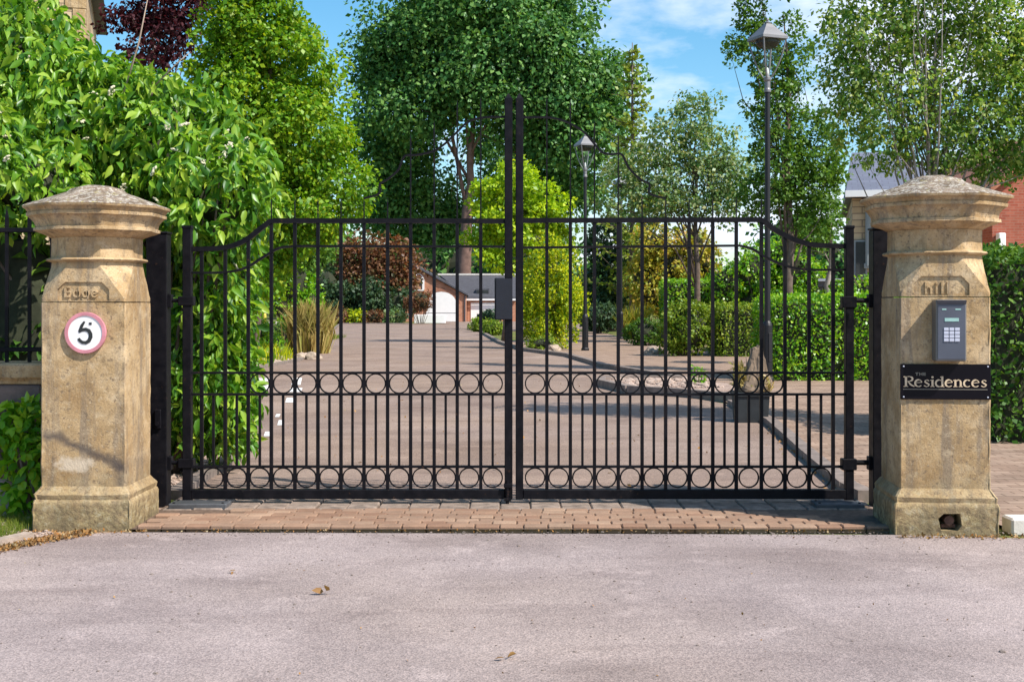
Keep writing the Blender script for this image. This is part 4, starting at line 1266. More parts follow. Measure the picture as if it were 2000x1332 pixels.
# ------------------------------------------------------------------ big flowering shrub behind the left pier
def big_shrub():
    base = (-2.95, 9.9, 0)
    L = px_lobes(9.6, [(120, 270, 190, 170, .3, .7), (330, 290, 140, 140, .3, .7), (40, 120, 110, 140, .6, .6), (420, 380, 110, 120, 0, .6), (300, 420, 130, 120, .3, .5), (430, 560, 62, 150, .3, .5), (420, 740, 66, 130, .3, .45),
                       (30, 360, 120, 80, -.75, .5), (-60, 300, 110, 120, -.6, .5), (250, 560, 120, 200, .8, .5), (-120, 250, 160, 260, .5, .7), (450, 310, 55, 80, 0.2, .4), (360, 680, 46, 190, .4, .4), (200, 210, 110, 90, .6, .5), (370, 830, 60, 70, .5, .4), (440, 800, 45, 90, .3, .35)])
    rng = np.random.default_rng(42)
    root = empty('flowering_shrub', base)
    tag(root, 'huge leafy shrub with cream flower heads arching over the left pier', 'shrub')
    P, O, cen = crown_pts(rng, L, 3500, 14, .085, .8, .5, ground=.10)
    # keep the leaves clear of the pier and of the gate line
    ok = (P[:, 1] > 8.42) | ((P[:, 1] > 8.1) & (P[:, 2] > 1.9))
    b = np.array(base)
    leaf_object('foliage', P[ok] - b, O[ok], .096, LM['viburnum'], root, rng, 'lance', droop=.85, upn=.35, outn=.5, outd=.45, jitter=.55)
    mb = MB()
    for j in rng.choice(len(cen), size=70, replace=False):
        c = Vector(cen[j] - b); s = Vector((c.x * .3, c.y * .2 + .1, 0))
        if cen[j][1] < 8.5: continue
        mb.tube([s, s.lerp(c, .5) + Vector((rng.normal() * .08, rng.normal() * .08, .15)), c], [.022, .014, .005], 6)
    mb.build('stems', M['bark'], root, smooth=True)
    mb = MB()
    mb.tube([Vector(at(240, 190, 9.6)) - Vector(base), Vector(at(272, 80, 9.6)) - Vector(base), Vector(at(292, -20, 9.6)) - Vector(base)], [.009, .007, .003], 6)
    mb.tube([Vector(at(300, 170, 9.5)) - Vector(base), Vector(at(345, 125, 9.5)) - Vector(base), Vector(at(372, 102, 9.5)) - Vector(base)], [.006, .005, .002], 6)
    mb.build('bare_stem', M['stem'], root, smooth=True)
    # flat cream flower heads: one of a kind, then copies
    bm = bmesh.new(); r2 = np.random.default_rng(3)
    for i in range(34):
        a = r2.uniform(0, 6.28); rr = math.sqrt(r2.uniform(0, 1)) * .036
        res = bmesh.ops.create_icosphere(bm, subdivisions=1, radius=r2.uniform(.005, .009))
        for v in res['verts']: v.co += Vector((rr * math.cos(a), rr * math.sin(a), -rr * rr * 6 + r2.normal() * .002))
    me = bpy.data.meshes.new('flower_head'); bm.to_mesh(me); bm.free()
    surf = [k for k in range(len(P)) if ok[k] and P[k][1] < 9.6 and O[k][1] < .1 and P[k][2] > 1.5]
    for i, k in enumerate(rng.choice(surf, size=62, replace=False)):
        q = link_mesh('flower_head', me, M['flower'], root)
        q.location = Vector(P[k] - b) + Vector((0, -.07, .03)); q.rotation_euler = (rng.uniform(.2, 1.1), rng.uniform(-.5, .5), rng.uniform(0, 6)); s = rng.uniform(.7, 1.25); q.scale = (s, s, s)
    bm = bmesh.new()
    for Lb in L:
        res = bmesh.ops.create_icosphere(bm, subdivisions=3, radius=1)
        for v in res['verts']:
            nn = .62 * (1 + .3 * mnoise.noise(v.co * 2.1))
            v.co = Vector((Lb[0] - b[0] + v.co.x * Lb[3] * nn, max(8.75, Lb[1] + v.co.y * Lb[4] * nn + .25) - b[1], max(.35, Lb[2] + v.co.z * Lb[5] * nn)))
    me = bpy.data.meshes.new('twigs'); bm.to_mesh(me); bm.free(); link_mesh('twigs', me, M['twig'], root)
M['flower'] = plain('cream_flowers', (.62, .58, .42), .8, 0, .15, 40)
big_shrub()

bush('shade_backing_shrub', 'dark green shrub added to stand for the deep shade behind the iron railing on the left', 'shrub', None, (-3.9, 9.9, 0), [(-4.0, 10.0, 1.0, 1.0, .5, 1.0), (-3.3, 9.9, .9, .5, .4, .9), (-4.9, 10.0, 1.0, .7, .5, 1.0)], 190, 9, .10, .13, LM['column'], 72, shape='ovate', core=.92, droop=.4)  # near-black core and dark leaves are added as backdrop for the shade here

# ------------------------------------------------------------------ trees
TR = 'trees around the drive'
tree('hornbeam_tree', 'tall bright green tree with dense upright crown right of the flowering shrub', 'tree', TR, at(450, HV, 22)[:2] + (0,), (at(540, 60, 22)), .16,
     px_lobes(22, [(490, 30, 80, 110), (540, 150, 115, 120), (580, 270, 118, 120), (610, 370, 105, 90), (480, 220, 120, 150), (520, 380, 120, 110), (530, -50, 45, 90), (450, 100, 60, 120), (470, -40, 60, 90), (570, 90, 50, 60), (530, 460, 80, 60), (500, 530, 60, 60), (600, 430, 60, 50)]),
     800, 85, .17, .085, LM['hornbeam'], M['bark'], 31, nb=14, wob=.08, flat=.9, rmin=.5, upn=.35, outn=.75)
tree('broad_tree', 'very large dark green broadleaf tree rising behind the far garage', 'tree', TR, at(905, HV, 104)[:2] + (0,), at(925, 200, 104), .75,
     px_lobes(104, [(810, 60, 75, 60), (930, 20, 130, 75), (1060, 80, 90, 70), (1130, 160, 70, 60), (1000, 110, 120, 80), (860, 110, 120, 80), (755, 110, 35, 45), (742, 190, 40, 50), (820, 190, 90, 60), (1060, 190, 100, 60),
                    (1150, 225, 50, 40), (960, 190, 90, 50), (735, 280, 35, 60, 4), (790, 320, 65, 60, 6), (1080, 260, 80, 45), (1130, 330, 60, 60, 5), (820, 410, 85, 60, 10), (1050, 350, 80, 60, 8), (735, 390, 45, 50, 6), (980, 290, 60, 40, 12), (1165, 175, 30, 26), (700, 95, 16, 18), (1090, 20, 40, 30), (860, -20, 60, 30)]),
     520, 240, 1.6, .40, LM['dark'], M['bark_red'], 32, nb=9, wob=.9, flat=.7, fork=.45, rb=.42, rmin=.45, upn=.5, outn=.8)
tree('golden_tree', 'yellow-green small tree directly behind the middle of the gate', 'tree', TR, at(985, HV, 43)[:2] + (0,), at(1000, 380, 43), .10,
     px_lobes(43, [(975, 400, 50, 52), (1040, 385, 44, 46), (1070, 420, 38, 44), (1010, 350, 36, 30), (955, 465, 34, 40), (1030, 455, 50, 36), (1085, 455, 24, 30), (985, 510, 40, 22)]),
     170, 75, .24, .15, LM['gold'], M['bark'], 33, nb=12, rmin=.35, outn=.7)
tree('golden_conifer', 'yellow feathery conifer reaching the ground right of the gate centre', 'conifer', TR, at(1085, HV, 37)[:2] + (0,), at(1085, 500, 37), .06,
     px_lobes(37, [(1080, 640, 52, 45), (1075, 590, 55, 55), (1100, 540, 42, 60), (1055, 620, 38, 50), (1110, 600, 34, 70), (1085, 500, 32, 36), (1045, 560, 26, 60)]),
     190, 75, .11, .085, LM['goldcon'], M['bark'], 34, shape='quad', droop=-.5, outd=.35, outn=.8, upn=.35, flat=2.3, nb=4, rmin=.45)
def spire(name, label, u, Y, v_top, rpx, mat, seed, n=60):
    rng = np.random.default_rng(seed); base = at(u, HV, Y)[:2] + (0,); b = np.array(base)
    root = empty(name, base); tag(root, label, 'conifer', TR)
    H = at(u, v_top, Y)[2]; P = []; O = []; mb = MB()
    mb.tube([(0, 0, 0), (0, 0, H * .5), (0, 0, H)], [H * .012, H * .008, .02], 8)
    R = rpx / F * Y * 1.15
    for i in range(n):
        k = (i + .5) / n; z = H * (.12 + .86 * k); rr = R * (1 - k) ** .62 * (1.35 if i % 2 else .7) + .12
        for j in range(5):
            q = rr * rng.uniform(.75, 1.15); a = rng.uniform(0, 6.28); tip = Vector((q * math.cos(a), q * math.sin(a), q * .42 * rng.uniform(-.2, 1)))
            mb.tube([(0, 0, z), (tip.x * .6, tip.y * .6, z + tip.z * .3), (tip.x, tip.y, z + tip.z)], [.03, .02, .006], 4)
            m = int(8 + 18 * (1 - k)); t = rng.uniform(.1, 1, m)
            P.append(np.stack([tip.x * t, tip.y * t, z + tip.z * t * t], 1) + rng.normal(size=(m, 3)) * np.array([.03, .03, .035]) * R * .6); O.append(np.tile([math.cos(a), math.sin(a), .3], (m, 1)))
    leaf_object('crown', np.concatenate(P), np.concatenate(O), .24, mat, root, rng, 'quad', droop=.1, upn=.4, outd=.7)
    mb.build('trunk', M['bark'], root, smooth=True)
spire('slender_conifer', 'tall slender yellowish conifer against the sky, right of the broad tree', 1235, 60, 84, 56, LM['conifer'], 35, n=34)
tree('whitebeam_tree', 'loose grey-green tree with a slim trunk, left of the tall street lamp', 'tree', TR, at(1362, HV, 42)[:2] + (0,), at(1360, 260, 42), .12,
     px_lobes(42, [(1360, 220, 50, 42), (1300, 275, 70, 55), (1390, 290, 62, 60), (1240, 340, 62, 55), (1330, 350, 90, 60), (1420, 350, 50, 70), (1210, 400, 50, 34), (1290, 400, 80, 38), (1400, 405, 60, 36)]),
     620, 24, .23, .125, LM['grey'], M['bark'], 36, nb=26, fork=.3, rmin=.2)
tree('ash_sapling', 'upright dark green tree standing directly behind the tall street lamp', 'tree', TR, at(1545, HV, 24)[:2] + (0,), at(1530, 30, 24), .10,
     px_lobes(24, [(1470, 30, 26, 70), (1500, 120, 42, 90), (1520, 230, 70, 80), (1560, 130, 26, 80), (1600, 300, 62, 90), (1530, 340, 85, 90), (1580, 400, 60, 60), (1480, 380, 45, 60), (1440, 90, 20, 40), (1625, 340, 20, 45), (1545, 60, 14, 50), (1500, -40, 50, 50)]),
     760, 24, .10, .075, LM['column'], M['bark'], 37, nb=30, fork=.2, rmin=.2, up_d=.3, rb=.3)
tree('birch_tree', 'airy olive-green tree filling the sky above the keypad pier', 'tree', TR, (4.5, 13.5, 0), at(1830, 60, 13.5), .06,
     px_lobes(13.5, [(1700, 60, 110, 110), (1830, 30, 130, 110), (1950, 90, 110, 110), (1760, 180, 130, 100), (1900, 210, 130, 100), (1720, 270, 90, 60), (1830, 290, 110, 50), (1990, 260, 90, 80), (1650, 170, 60, 80), (2060, 120, 100, 130), (1975, 325, 60, 40), (1925, 300, 50, 40), (1780, -90, 160, 80), (1960, -80, 150, 90)]),
     1350, 28, .085, .050, LM['birch'], M['bark_grey'], 38, nb=60, fork=.35, rmin=.15, rb=.28, droop=.5, flat=1.1)
tree('maple_tree', 'rust-coloured maple beside the far end of the drive', 'tree', TR, at(730, HV, 88)[:2] + (0,), at(730, 500, 88), .18,
     px_lobes(88, [(700, 500, 45, 36), (755, 505, 50, 40), (725, 545, 62, 40), (780, 550, 32, 50), (680, 545, 32, 40)]), 340, 30, .52, .27, LM['maple'], M['bark'], 39, nb=14, rmin=.3)
tree('purple_tree', 'dark purple-leaved tree top against the sky above the flowering shrub', 'tree', TR, at(310, HV, 30)[:2] + (0,), at(300, 20, 30), .14,
     px_lobes(30, [(300, 10, 60, 55), (250, 45, 50, 28), (340, 60, 50, 50), (370, 10, 40, 40), (290, 90, 60, 40), (220, 30, 18, 14), (330, -40, 80, 40), (280, 160, 90, 60)]), 420, 20, .15, .11, LM['purple'], M['bark'], 40, nb=16, rmin=.2, fork=.6)
tree('cherry_tree', 'small tree with a pale lit trunk between the tall lamp and the keypad pier', 'tree', TR, at(1626, HV, 27)[:2] + (0,), at(1622, 400, 27), .085,
     px_lobes(27, [(1605, 420, 34, 40), (1575, 450, 36, 36)]), 130, 22, .13, .08, LM['column'], M['bark_grey'], 41, nb=8, fork=.7)
tree('dark_cypress', 'blackish green evergreen behind the second street lamp', 'tree', TR, at(1195, HV, 62)[:2] + (0,), at(1195, 460, 62), .12,
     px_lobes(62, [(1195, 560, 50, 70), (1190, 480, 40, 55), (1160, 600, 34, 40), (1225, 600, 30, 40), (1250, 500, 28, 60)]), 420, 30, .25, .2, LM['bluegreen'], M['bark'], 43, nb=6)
tree('leafy_sapling', 'shaded dark green tree under the tall bright tree, left of the drive', 'tree', TR, at(497, HV, 30)[:2] + (0,), at(530, 420, 30), .07,
     px_lobes(30, [(560, 470, 60, 40), (520, 500, 45, 45), (610, 480, 40, 40), (500, 560, 30, 50)]), 240, 26, .16, .09, LM['column'], M['bark'], 44, nb=8)

# ------------------------------------------------------------------ shrubs and hedges
SH = 'garden shrubs inside the gate'
def gb(u, Y): return at(u, HV, Y)[:2] + (0,)
bush('green_shrub', 'fresh green upright shrub behind the ornamental grass', 'shrub', SH, gb(580, 38), px_lobes(38, [(580, 560, 34, 60), (560, 600, 36, 40), (605, 600, 26, 40)]), 160, 26, .12, .11, LM['privet'], 51)
bush('dark_shrub', 'dark green rounded shrub below the rust-coloured maple', 'shrub', SH, gb(720, 86.5), px_lobes(86.5, [(660, 585, 40, 30), (720, 580, 50, 34), (775, 590, 34, 26), (640, 560, 26, 40)]), 260, 30, .36, .26, LM['bluegreen'], 52)
bush('red_shrub', 'brown-red dome shrub beside the white garage door', 'shrub', SH, gb(822, 84), px_lobes(84, [(822, 587, 24, 20), (805, 592, 14, 16)]), 110, 22, .16, .13, LM['maple'], 53)
bush('yellow_shrub', 'golden yellow shrub left of the slim-trunked grey tree', 'shrub', SH, gb(1285, 50), px_lobes(50, [(1280, 480, 44, 40), (1310, 520, 48, 50), (1260, 540, 36, 50), (1290, 580, 60, 34), (1350, 480, 40, 36), (1380, 520, 30, 40)]), 360, 26, .2, .14, LM['yellow'], 54, core=.6)
bush('low_dome_shrub', 'low clipped grey-green dome by the paved path', 'shrub', SH, gb(1262, 40), px_lobes(40, [(1262, 651, 42, 26, 0, .5)]), 110, 40, .06, .06, LM['hedge_dark'], 55, rmin=.8)
bush('small_bed_shrub', 'olive shrub in front of the clipped hedges beside the path', 'shrub', SH, gb(1345, 32), px_lobes(32, [(1345, 640, 50, 55, 0, .5), (1310, 660, 26, 30, 0, .4)]), 220, 30, .10, .075, LM['olive'], 56)
bush('low_juniper', 'blue-green low spreading shrub at the end of the paved path', 'shrub', SH, gb(1175, 56), px_lobes(56, [(1175, 618, 40, 22)]), 110, 24, .16, .14, LM['bluegreen'], 57)
bush('laurel_shrub', 'tall rich green shrub mass behind the tall street lamp foot', 'shrub', SH, gb(1500, 45), px_lobes(45, [(1470, 540, 50, 60), (1540, 520, 60, 70), (1580, 560, 40, 50), (1420, 560, 40, 50), (1500, 600, 90, 50)]), 420, 30, .17, .11, LM['privet'], 58)
bush('olive_bush', 'light green bush beside the house wall, behind the front hedge', 'shrub', SH, gb(1690, 25), px_lobes(25, [(1690, 570, 30, 26), (1640, 575, 22, 30), (1720, 590, 26, 40)]), 110, 24, .09, .07, LM['privet'], 59)
for i, (u, v, Y, mat, lab) in enumerate([(662, 617, 84.6, 'maple', 'low reddish edging plant nearest the ornamental grass'), (695, 617, 84.6, 'goldcon', 'low yellowish edging plant under the maple'), (730, 617, 84.6, 'maple', 'low russet edging plant at the far end of the drive'),
                                      (768, 617, 84.6, 'grey', 'low silvery edging plant at the far drive end'), (940, 632, 60, 'olive', 'low olive ground plant in front of the right garage door'), (965, 638, 54, 'olive', 'low ground plant beside the lock box, behind the gate'), (955, 618, 66, 'bluegreen', 'dark low bush against the right garage door')]):
    bush('low_plant', lab, 'plant', SH, gb(u, Y), px_lobes(Y, [(u, v + 2, 21, 11)]), 70, 20, .0022 * Y, .0018 * Y, LM[mat], 60 + i)
bush('low_plant', 'low green plant at the kerb between the shrub and the tan grass', 'plant', SH, gb(505, 31), px_lobes(31, [(500, 650, 34, 26), (530, 668, 24, 14)]), 110, 24, .07, .06, LM['privet'], 94)
bush('low_plant', 'low dark green plant beside the tan grass clump', 'plant', SH, gb(560, 36), px_lobes(36, [(555, 652, 34, 22), (580, 640, 20, 26)]), 110, 24, .07, .07, LM['hedge_dark'], 95)
bush('path_edge_plant', 'low rounded plant with stones at the foot of the golden conifer', 'plant', SH, gb(1060, 35.5), px_lobes(35.5, [(1060, 672, 34, 14)]), 60, 20, .06, .06, LM['olive'], 70)
bush('island_plant', 'sparse green weed in the gravel island near the dark planter', 'plant', SH, gb(1360, 19.8), px_lobes(19.8, [(1362, 742, 14, 26)]), 16, 12, .05, .06, LM['privet'], 71, core=0)

HG = 'clipped hedges on the right of the drive'
hedge('front_hedge', 'largest bright green clipped hedge, seen through the right end of the gate', HG, 4.62, 7.6, 21.6, 23.4, 1.46, 900, .062, LM['privet'], 81)
hedge('clipped_hedge', 'lower olive clipped hedge left of the largest hedge', HG, 5.35, 6.95, 31.5, 33.5, 1.30, 620, .07, LM['olive'], 82)
hedge('clipped_hedge', 'tall green clipped hedge behind the slim tree trunk', HG, 5.75, 9.9, 46, 47.5, 2.23, 420, .085, LM['privet'], 83)
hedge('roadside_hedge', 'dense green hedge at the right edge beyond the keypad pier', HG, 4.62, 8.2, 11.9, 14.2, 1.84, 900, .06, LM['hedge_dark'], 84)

def tuft(name, label, u, v_bot, hpx, wpx, mat, seed, n=900, cat='plant'):
    x, y = gd(u, v_bot); H = hpx / F * y; W = wpx / F * y
    rng = np.random.default_rng(seed)
    P = np.stack([rng.normal(size=n) * W * .22, rng.normal(size=n) * W * .22, np.zeros(n)], 1)
    O = norm(np.stack([P[:, 0] * 1.0 / W, P[:, 1] * 1.0 / W, np.ones(n)], 1))
    root = empty(name, (x, y, 0)); tag(root, label, cat, None)
    leaf_object('blades', P, O, H * .85, mat, root, rng, 'blade', spread=.3, droop=-1.6, upn=0, outn=.3, outd=.8, jitter=.25)
tuft('ornamental_grass', 'tall tan and yellow ornamental grass clump on the left of the drive', 606, 690, 88, 52, LM['dry'], 91, 2600)
tuft('ornamental_grass', 'short yellow-green grass clump beside the pale rocks', 508, 690, 40, 50, LM['goldcon'], 92, 900)
tuft('spiky_phormium', 'spiky reddish yellow plant at the foot of the golden yellow shrub', 1238, 662, 62, 50, LM['yellow'], 93, 300)

def rock(u, v, r, seed, label):
    x, y = gd(u, v); bm = bmesh.new(); bmesh.ops.create_icosphere(bm, subdivisions=3, radius=r)
    for q in bm.verts:
        q.co *= 1 + .35 * mnoise.noise(q.co / r * 1.3 + Vector((seed, 0, 0))) + .1 * mnoise.noise(q.co / r * 4); q.co.z *= .65
    me = bpy.data.meshes.new('boulder'); bm.to_mesh(me); bm.free()
    o = link_mesh('boulder', me, M['rock']); o.location = (x, y, r * .25); tag(o, label, 'rock', 'rockery boulders')
M['rock'] = plain('rockery_stone', (.34, .27, .21), .95, 0, .35, 4, .8)
for a in [(552, 690, .24, 1, 'largest pale boulder of the left rockery'), (585, 702, .18, 2, 'pinkish boulder in front of the ornamental grass'), (520, 700, .22, 3, 'small boulder beside the yellow-green grass clump'), (505, 712, .2, 4, 'flat stone at the left end of the rockery'), (612, 702, .2, 6, 'small stone at the kerb end of the rockery'),
          (1080, 686, .22, 5, 'pale stone at the foot of the golden conifer'), (1275, 692, .24, 8, 'stone block below the low clipped dome')]: rock(*a)

# stone bench / slab in the left garden
bx, by = gd(556, 668)
root = empty('stone_bench', (bx, by, 0)); tag(root, 'pale stone bench slab on dark supports left of the drive', 'bench')
m = MB(); m.bbox(-.55, .55, -.25, .25, .62, .72, .02); m.build('seat', M['kerb_light'], root)
for s in (-1, 1):
    m = MB(); m.bbox(s * .32 - .16, s * .32 + .16, -.2, .2, 0, .62, .015); m.build('leg', M['slate'], root)
M['yellow_paint'] = plain('yellow_paint', (.62, .50, .08), .6, 0, .1, 8)
x, y = gd(517, 668); m = MB(); m.lathe([(.06, 0), (.06, .95), (.05, 1.0), (.0, 1.03)], 14); m.lathe([(.066, .78), (.066, .86)], 14)
o = m.build('marker_post', M['yellow_paint']); o.location = (x, y, 0); tag(o, 'short yellow post beside the stone bench', 'post')

# ------------------------------------------------------------------ dark planter with dry plant on the kerb
def planter():
    x0, y0 = gd(1440, 826); x1, _ = gd(1504, 826); c = ((x0 + x1) / 2, y0 + .19)
    root = empty('planter_box', (c[0], c[1], 0)); tag(root, 'dark square box on the kerb with a rough tan stone standing in it', 'planter')
    w = (x1 - x0) / 2
    m = MB()
    m.add([(-w * .9, -w * .9, 0), (w * .9, -w * .9, 0), (w * .9, w * .9, 0), (-w * .9, w * .9, 0), (-w, -w, .34), (w, -w, .34), (w, w, .34), (-w, w, .34)], [(0, 3, 2, 1), (4, 5, 6, 7), (0, 1, 5, 4), (1, 2, 6, 5), (2, 3, 7, 6), (3, 0, 4, 7)])
    m.build('box', M['planter'], root)
    m = MB()
    for a in ((-w - .015, w + .015, -w - .015, -w + .02), (-w - .015, w + .015, w - .02, w + .015), (-w - .015, -w + .02, -w + .02, w - .02), (w - .02, w + .015, -w + .02, w - .02)): m.bbox(*a, .30, .345, .003)
    m.build('rim', M['planter'], root)
    bm = bmesh.new(); bmesh.ops.create_icosphere(bm, subdivisions=4, radius=1)
    for q in bm.verts:
        k = (q.co.z + 1) / 2; wv = .215 * (1 - k) + .055 * k
        nn = 1 + .35 * mnoise.noise(Vector((q.co.x * 2.2, q.co.y * 2.2, q.co.z * .7 + 3))) + .14 * mnoise.noise(Vector((q.co.x * 7, q.co.y * 7, q.co.z * 2)))
        rr = max(.001, math.hypot(q.co.x, q.co.y)); prof = min(1, 1.9 * math.sqrt(max(0, 1 - q.co.z ** 2)))
        q.co = Vector((q.co.x / rr * wv * prof * nn + .05 * k, q.co.y / rr * wv * prof * nn, .30 + .56 * k * (1 + .1 * mnoise.noise(q.co * 3))))
    me = bpy.data.meshes.new('standing_stone'); bm.to_mesh(me); bm.free()
    st = link_mesh('standing_stone', me, M['rock_warm']); st.location = (c[0] + .03, c[1], 0); tag(st, 'rough pointed tan stone standing in the dark box beside the lamp', 'stone')
    r2 = empty('dried_plant', (c[0], c[1], .34)); tag(r2, 'dried tan plant leaning on the rough stone in the dark box', 'plant')
    rng = np.random.default_rng(5)
    L = [(0, 0, .12, .23, .2, .13), (.05, 0, .27, .18, .16, .15), (.07, 0, .43, .10, .09, .13), (-.1, 0, .25, .13, .12, .12)]
    L = [(-.12, -.06, .10, .10, .12, .12), (-.13, -.02, .22, .07, .1, .1), (.13, -.1, .06, .09, .08, .07)]
    P, O, cen = crown_pts(rng, L, 40, 16, .03, 1.4, .1)
    P = P[P[:, 2] > 0]; O = norm(np.stack([P[:, 0], P[:, 1], np.full(len(P), .4)], 1))
    leaf_object('foliage', P, O, .075, LM['dry'], r2, rng, 'needle', droop=-.5, upn=.1, outn=.5)
    m = MB()
    for i in range(12):
        a = rng.uniform(0, 6.28); q = rng.uniform(.02, .15)
        m.tube([(q * .4 * math.cos(a), q * .4 * math.sin(a), 0), (q * math.cos(a) + .03, q * math.sin(a), rng.uniform(.25, .52))], [.007, .002], 5)
    m.build('stems', M['stem'], r2)
M['rock_warm'] = plain('warm_rough_stone', (.19, .14, .10), .95, 0, .5, 6, .9)
M['planter'] = plain('dark_planter', (.018, .022, .026), .6, 0, .3, 10, .3)
planter()

# ------------------------------------------------------------------ street lamps
M['lamp_grey'] = plain('lamp_grey_metal', (.20, .20, .21), .5, .3, .12, 5)
M['lamp_black'] = plain('lamp_black_paint', (.006, .006, .009), .5, 0, .2, 5)
def lamp_glass():
    t = NT('lantern_glass'); t.n.remove(t.bsdf)
    a = t.add('BsdfTransparent'); a.inputs[0].default_value = (.93, .95, .95, 1); b = t.add('BsdfGlossy'); b.inputs['Roughness'].default_value = .05
    mx = t.add('MixShader'); mx.inputs[0].default_value = .04; t.link(a.outputs[0], mx.inputs[1]); t.link(b.outputs[0], mx.inputs[2]); t.link(mx.outputs[0], t.out.inputs[0])
    return t.m
M['lamp_glass'] = lamp_glass()
def lamp():
    root = empty('street_lamp', (0, 0, 0), 0)
    m = MB(); m.lathe([(.115, 0), (.115, .06), (.092, .09), (.088, .98), (.075, 1.02), (.055, 1.06)], 16); m.build('base_section', M['lamp_black'], root, smooth=False)
    m = MB(); m.bbox(-.035, .035, -.096, -.08, .35, .85, .004); m.build('access_door', M['lamp_black'], root)
    m = MB(); m.lathe([(.054, 1.06), (.048, 3.0), (.044, 5.02)], 16); m.build('post', M['lamp_black'], root, smooth=False)
    m = MB(); m.lathe([(.06, 5.02), (.062, 5.06), (.05, 5.09), (.048, 5.2), (.066, 5.23), (.066, 5.27), (.03, 5.30)], 16); m.build('collar', M['lamp_grey'], root, smooth=False)
    z0, z1, r0, r1 = 5.27, 5.93, .06, .30
    for k in range(4):
        a = math.pi / 4 + k * math.pi / 2
        m = MB(); pts = []
        for i in range(7):
            t = i / 6; r = r0 + (r1 - r0) * (t ** .8) + .02 * math.sin(math.pi * t)
            pts.append((r * math.cos(a), r * math.sin(a), z0 + (z1 - z0) * t))
        m.tube(pts, .013, 6); m.build('frame_rib', M['lamp_grey'], root)
    m = MB(); q = .042; w = .205
    m.add([(-q, -q, z0 + .02), (q, -q, z0 + .02), (q, q, z0 + .02), (-q, q, z0 + .02), (-w, -w, z1), (w, -w, z1), (w, w, z1), (-w, w, z1)], [(0, 1, 5, 4), (1, 2, 6, 5), (2, 3, 7, 6), (3, 0, 4, 7)])
    m.build('glass', M['lamp_glass'], root)
    m = MB(); w = .235
    m.add([(-w, -w, 5.92), (w, -w, 5.92), (w, w, 5.92), (-w, w, 5.92), (-w, -w, 5.965), (w, -w, 5.965), (w, w, 5.965), (-w, w, 5.965), (-.10, -.10, 6.13), (.10, -.10, 6.13), (.10, .10, 6.13), (-.10, .10, 6.13), (-.05, -.05, 6.20), (.05, -.05, 6.20), (.05, .05, 6.20), (-.05, .05, 6.20)],
          [(0, 3, 2, 1), (0, 1, 5, 4), (1, 2, 6, 5), (2, 3, 7, 6), (3, 0, 4, 7), (4, 5, 9, 8), (5, 6, 10, 9), (6, 7, 11, 10), (7, 4, 8, 11), (8, 9, 13, 12), (9, 10, 14, 13), (10, 11, 15, 14), (11, 8, 12, 15), (12, 13, 14, 15)])
    m.build('roof', M['lamp_grey'], root)
    m = MB(); m.lathe([(.19, 5.915), (.19, 5.86), (.13, 5.79), (.10, 5.785)], 18); m.build('reflector', M['lamp_black'], root)
    m = MB(); m.lathe([(.022, 6.20), (.045, 6.215), (.045, 6.23), (.015, 6.25), (.022, 6.275), (.004, 6.31)], 12); m.build('finial', M['lamp_grey'], root)
    m = MB(); m.lathe([(.02, 5.29), (.024, 5.36), (.018, 5.42), (.006, 5.45)], 12); m.build('bulb', M['white'], root, smooth=True)
    return root
l1 = lamp(); tag(l1, 'tallest-looking black street lamp with grey lantern, near the right end of the gate', 'street lamp', 'street lamps along the path')
for ch in l1.children:
    if ch.name.split('.')[0] in ('frame_rib', 'glass', 'roof', 'reflector', 'finial'):
        for v in ch.data.vertices:
            v.co.x *= 1.07; v.co.y *= 1.07
p = gd(1499, 746); l1.location = (p[0], p[1], 0); l1.rotation_euler = (0, 0, math.radians(22))
p = gd(1143, 685); cpy(l1, (p[0], p[1], 0), 'second black street lamp, beside the golden conifer')
cpy(l1, (at(1213, 600, 47)[0], 47, 0), 'most distant street lamp, in front of the blackish evergreen')

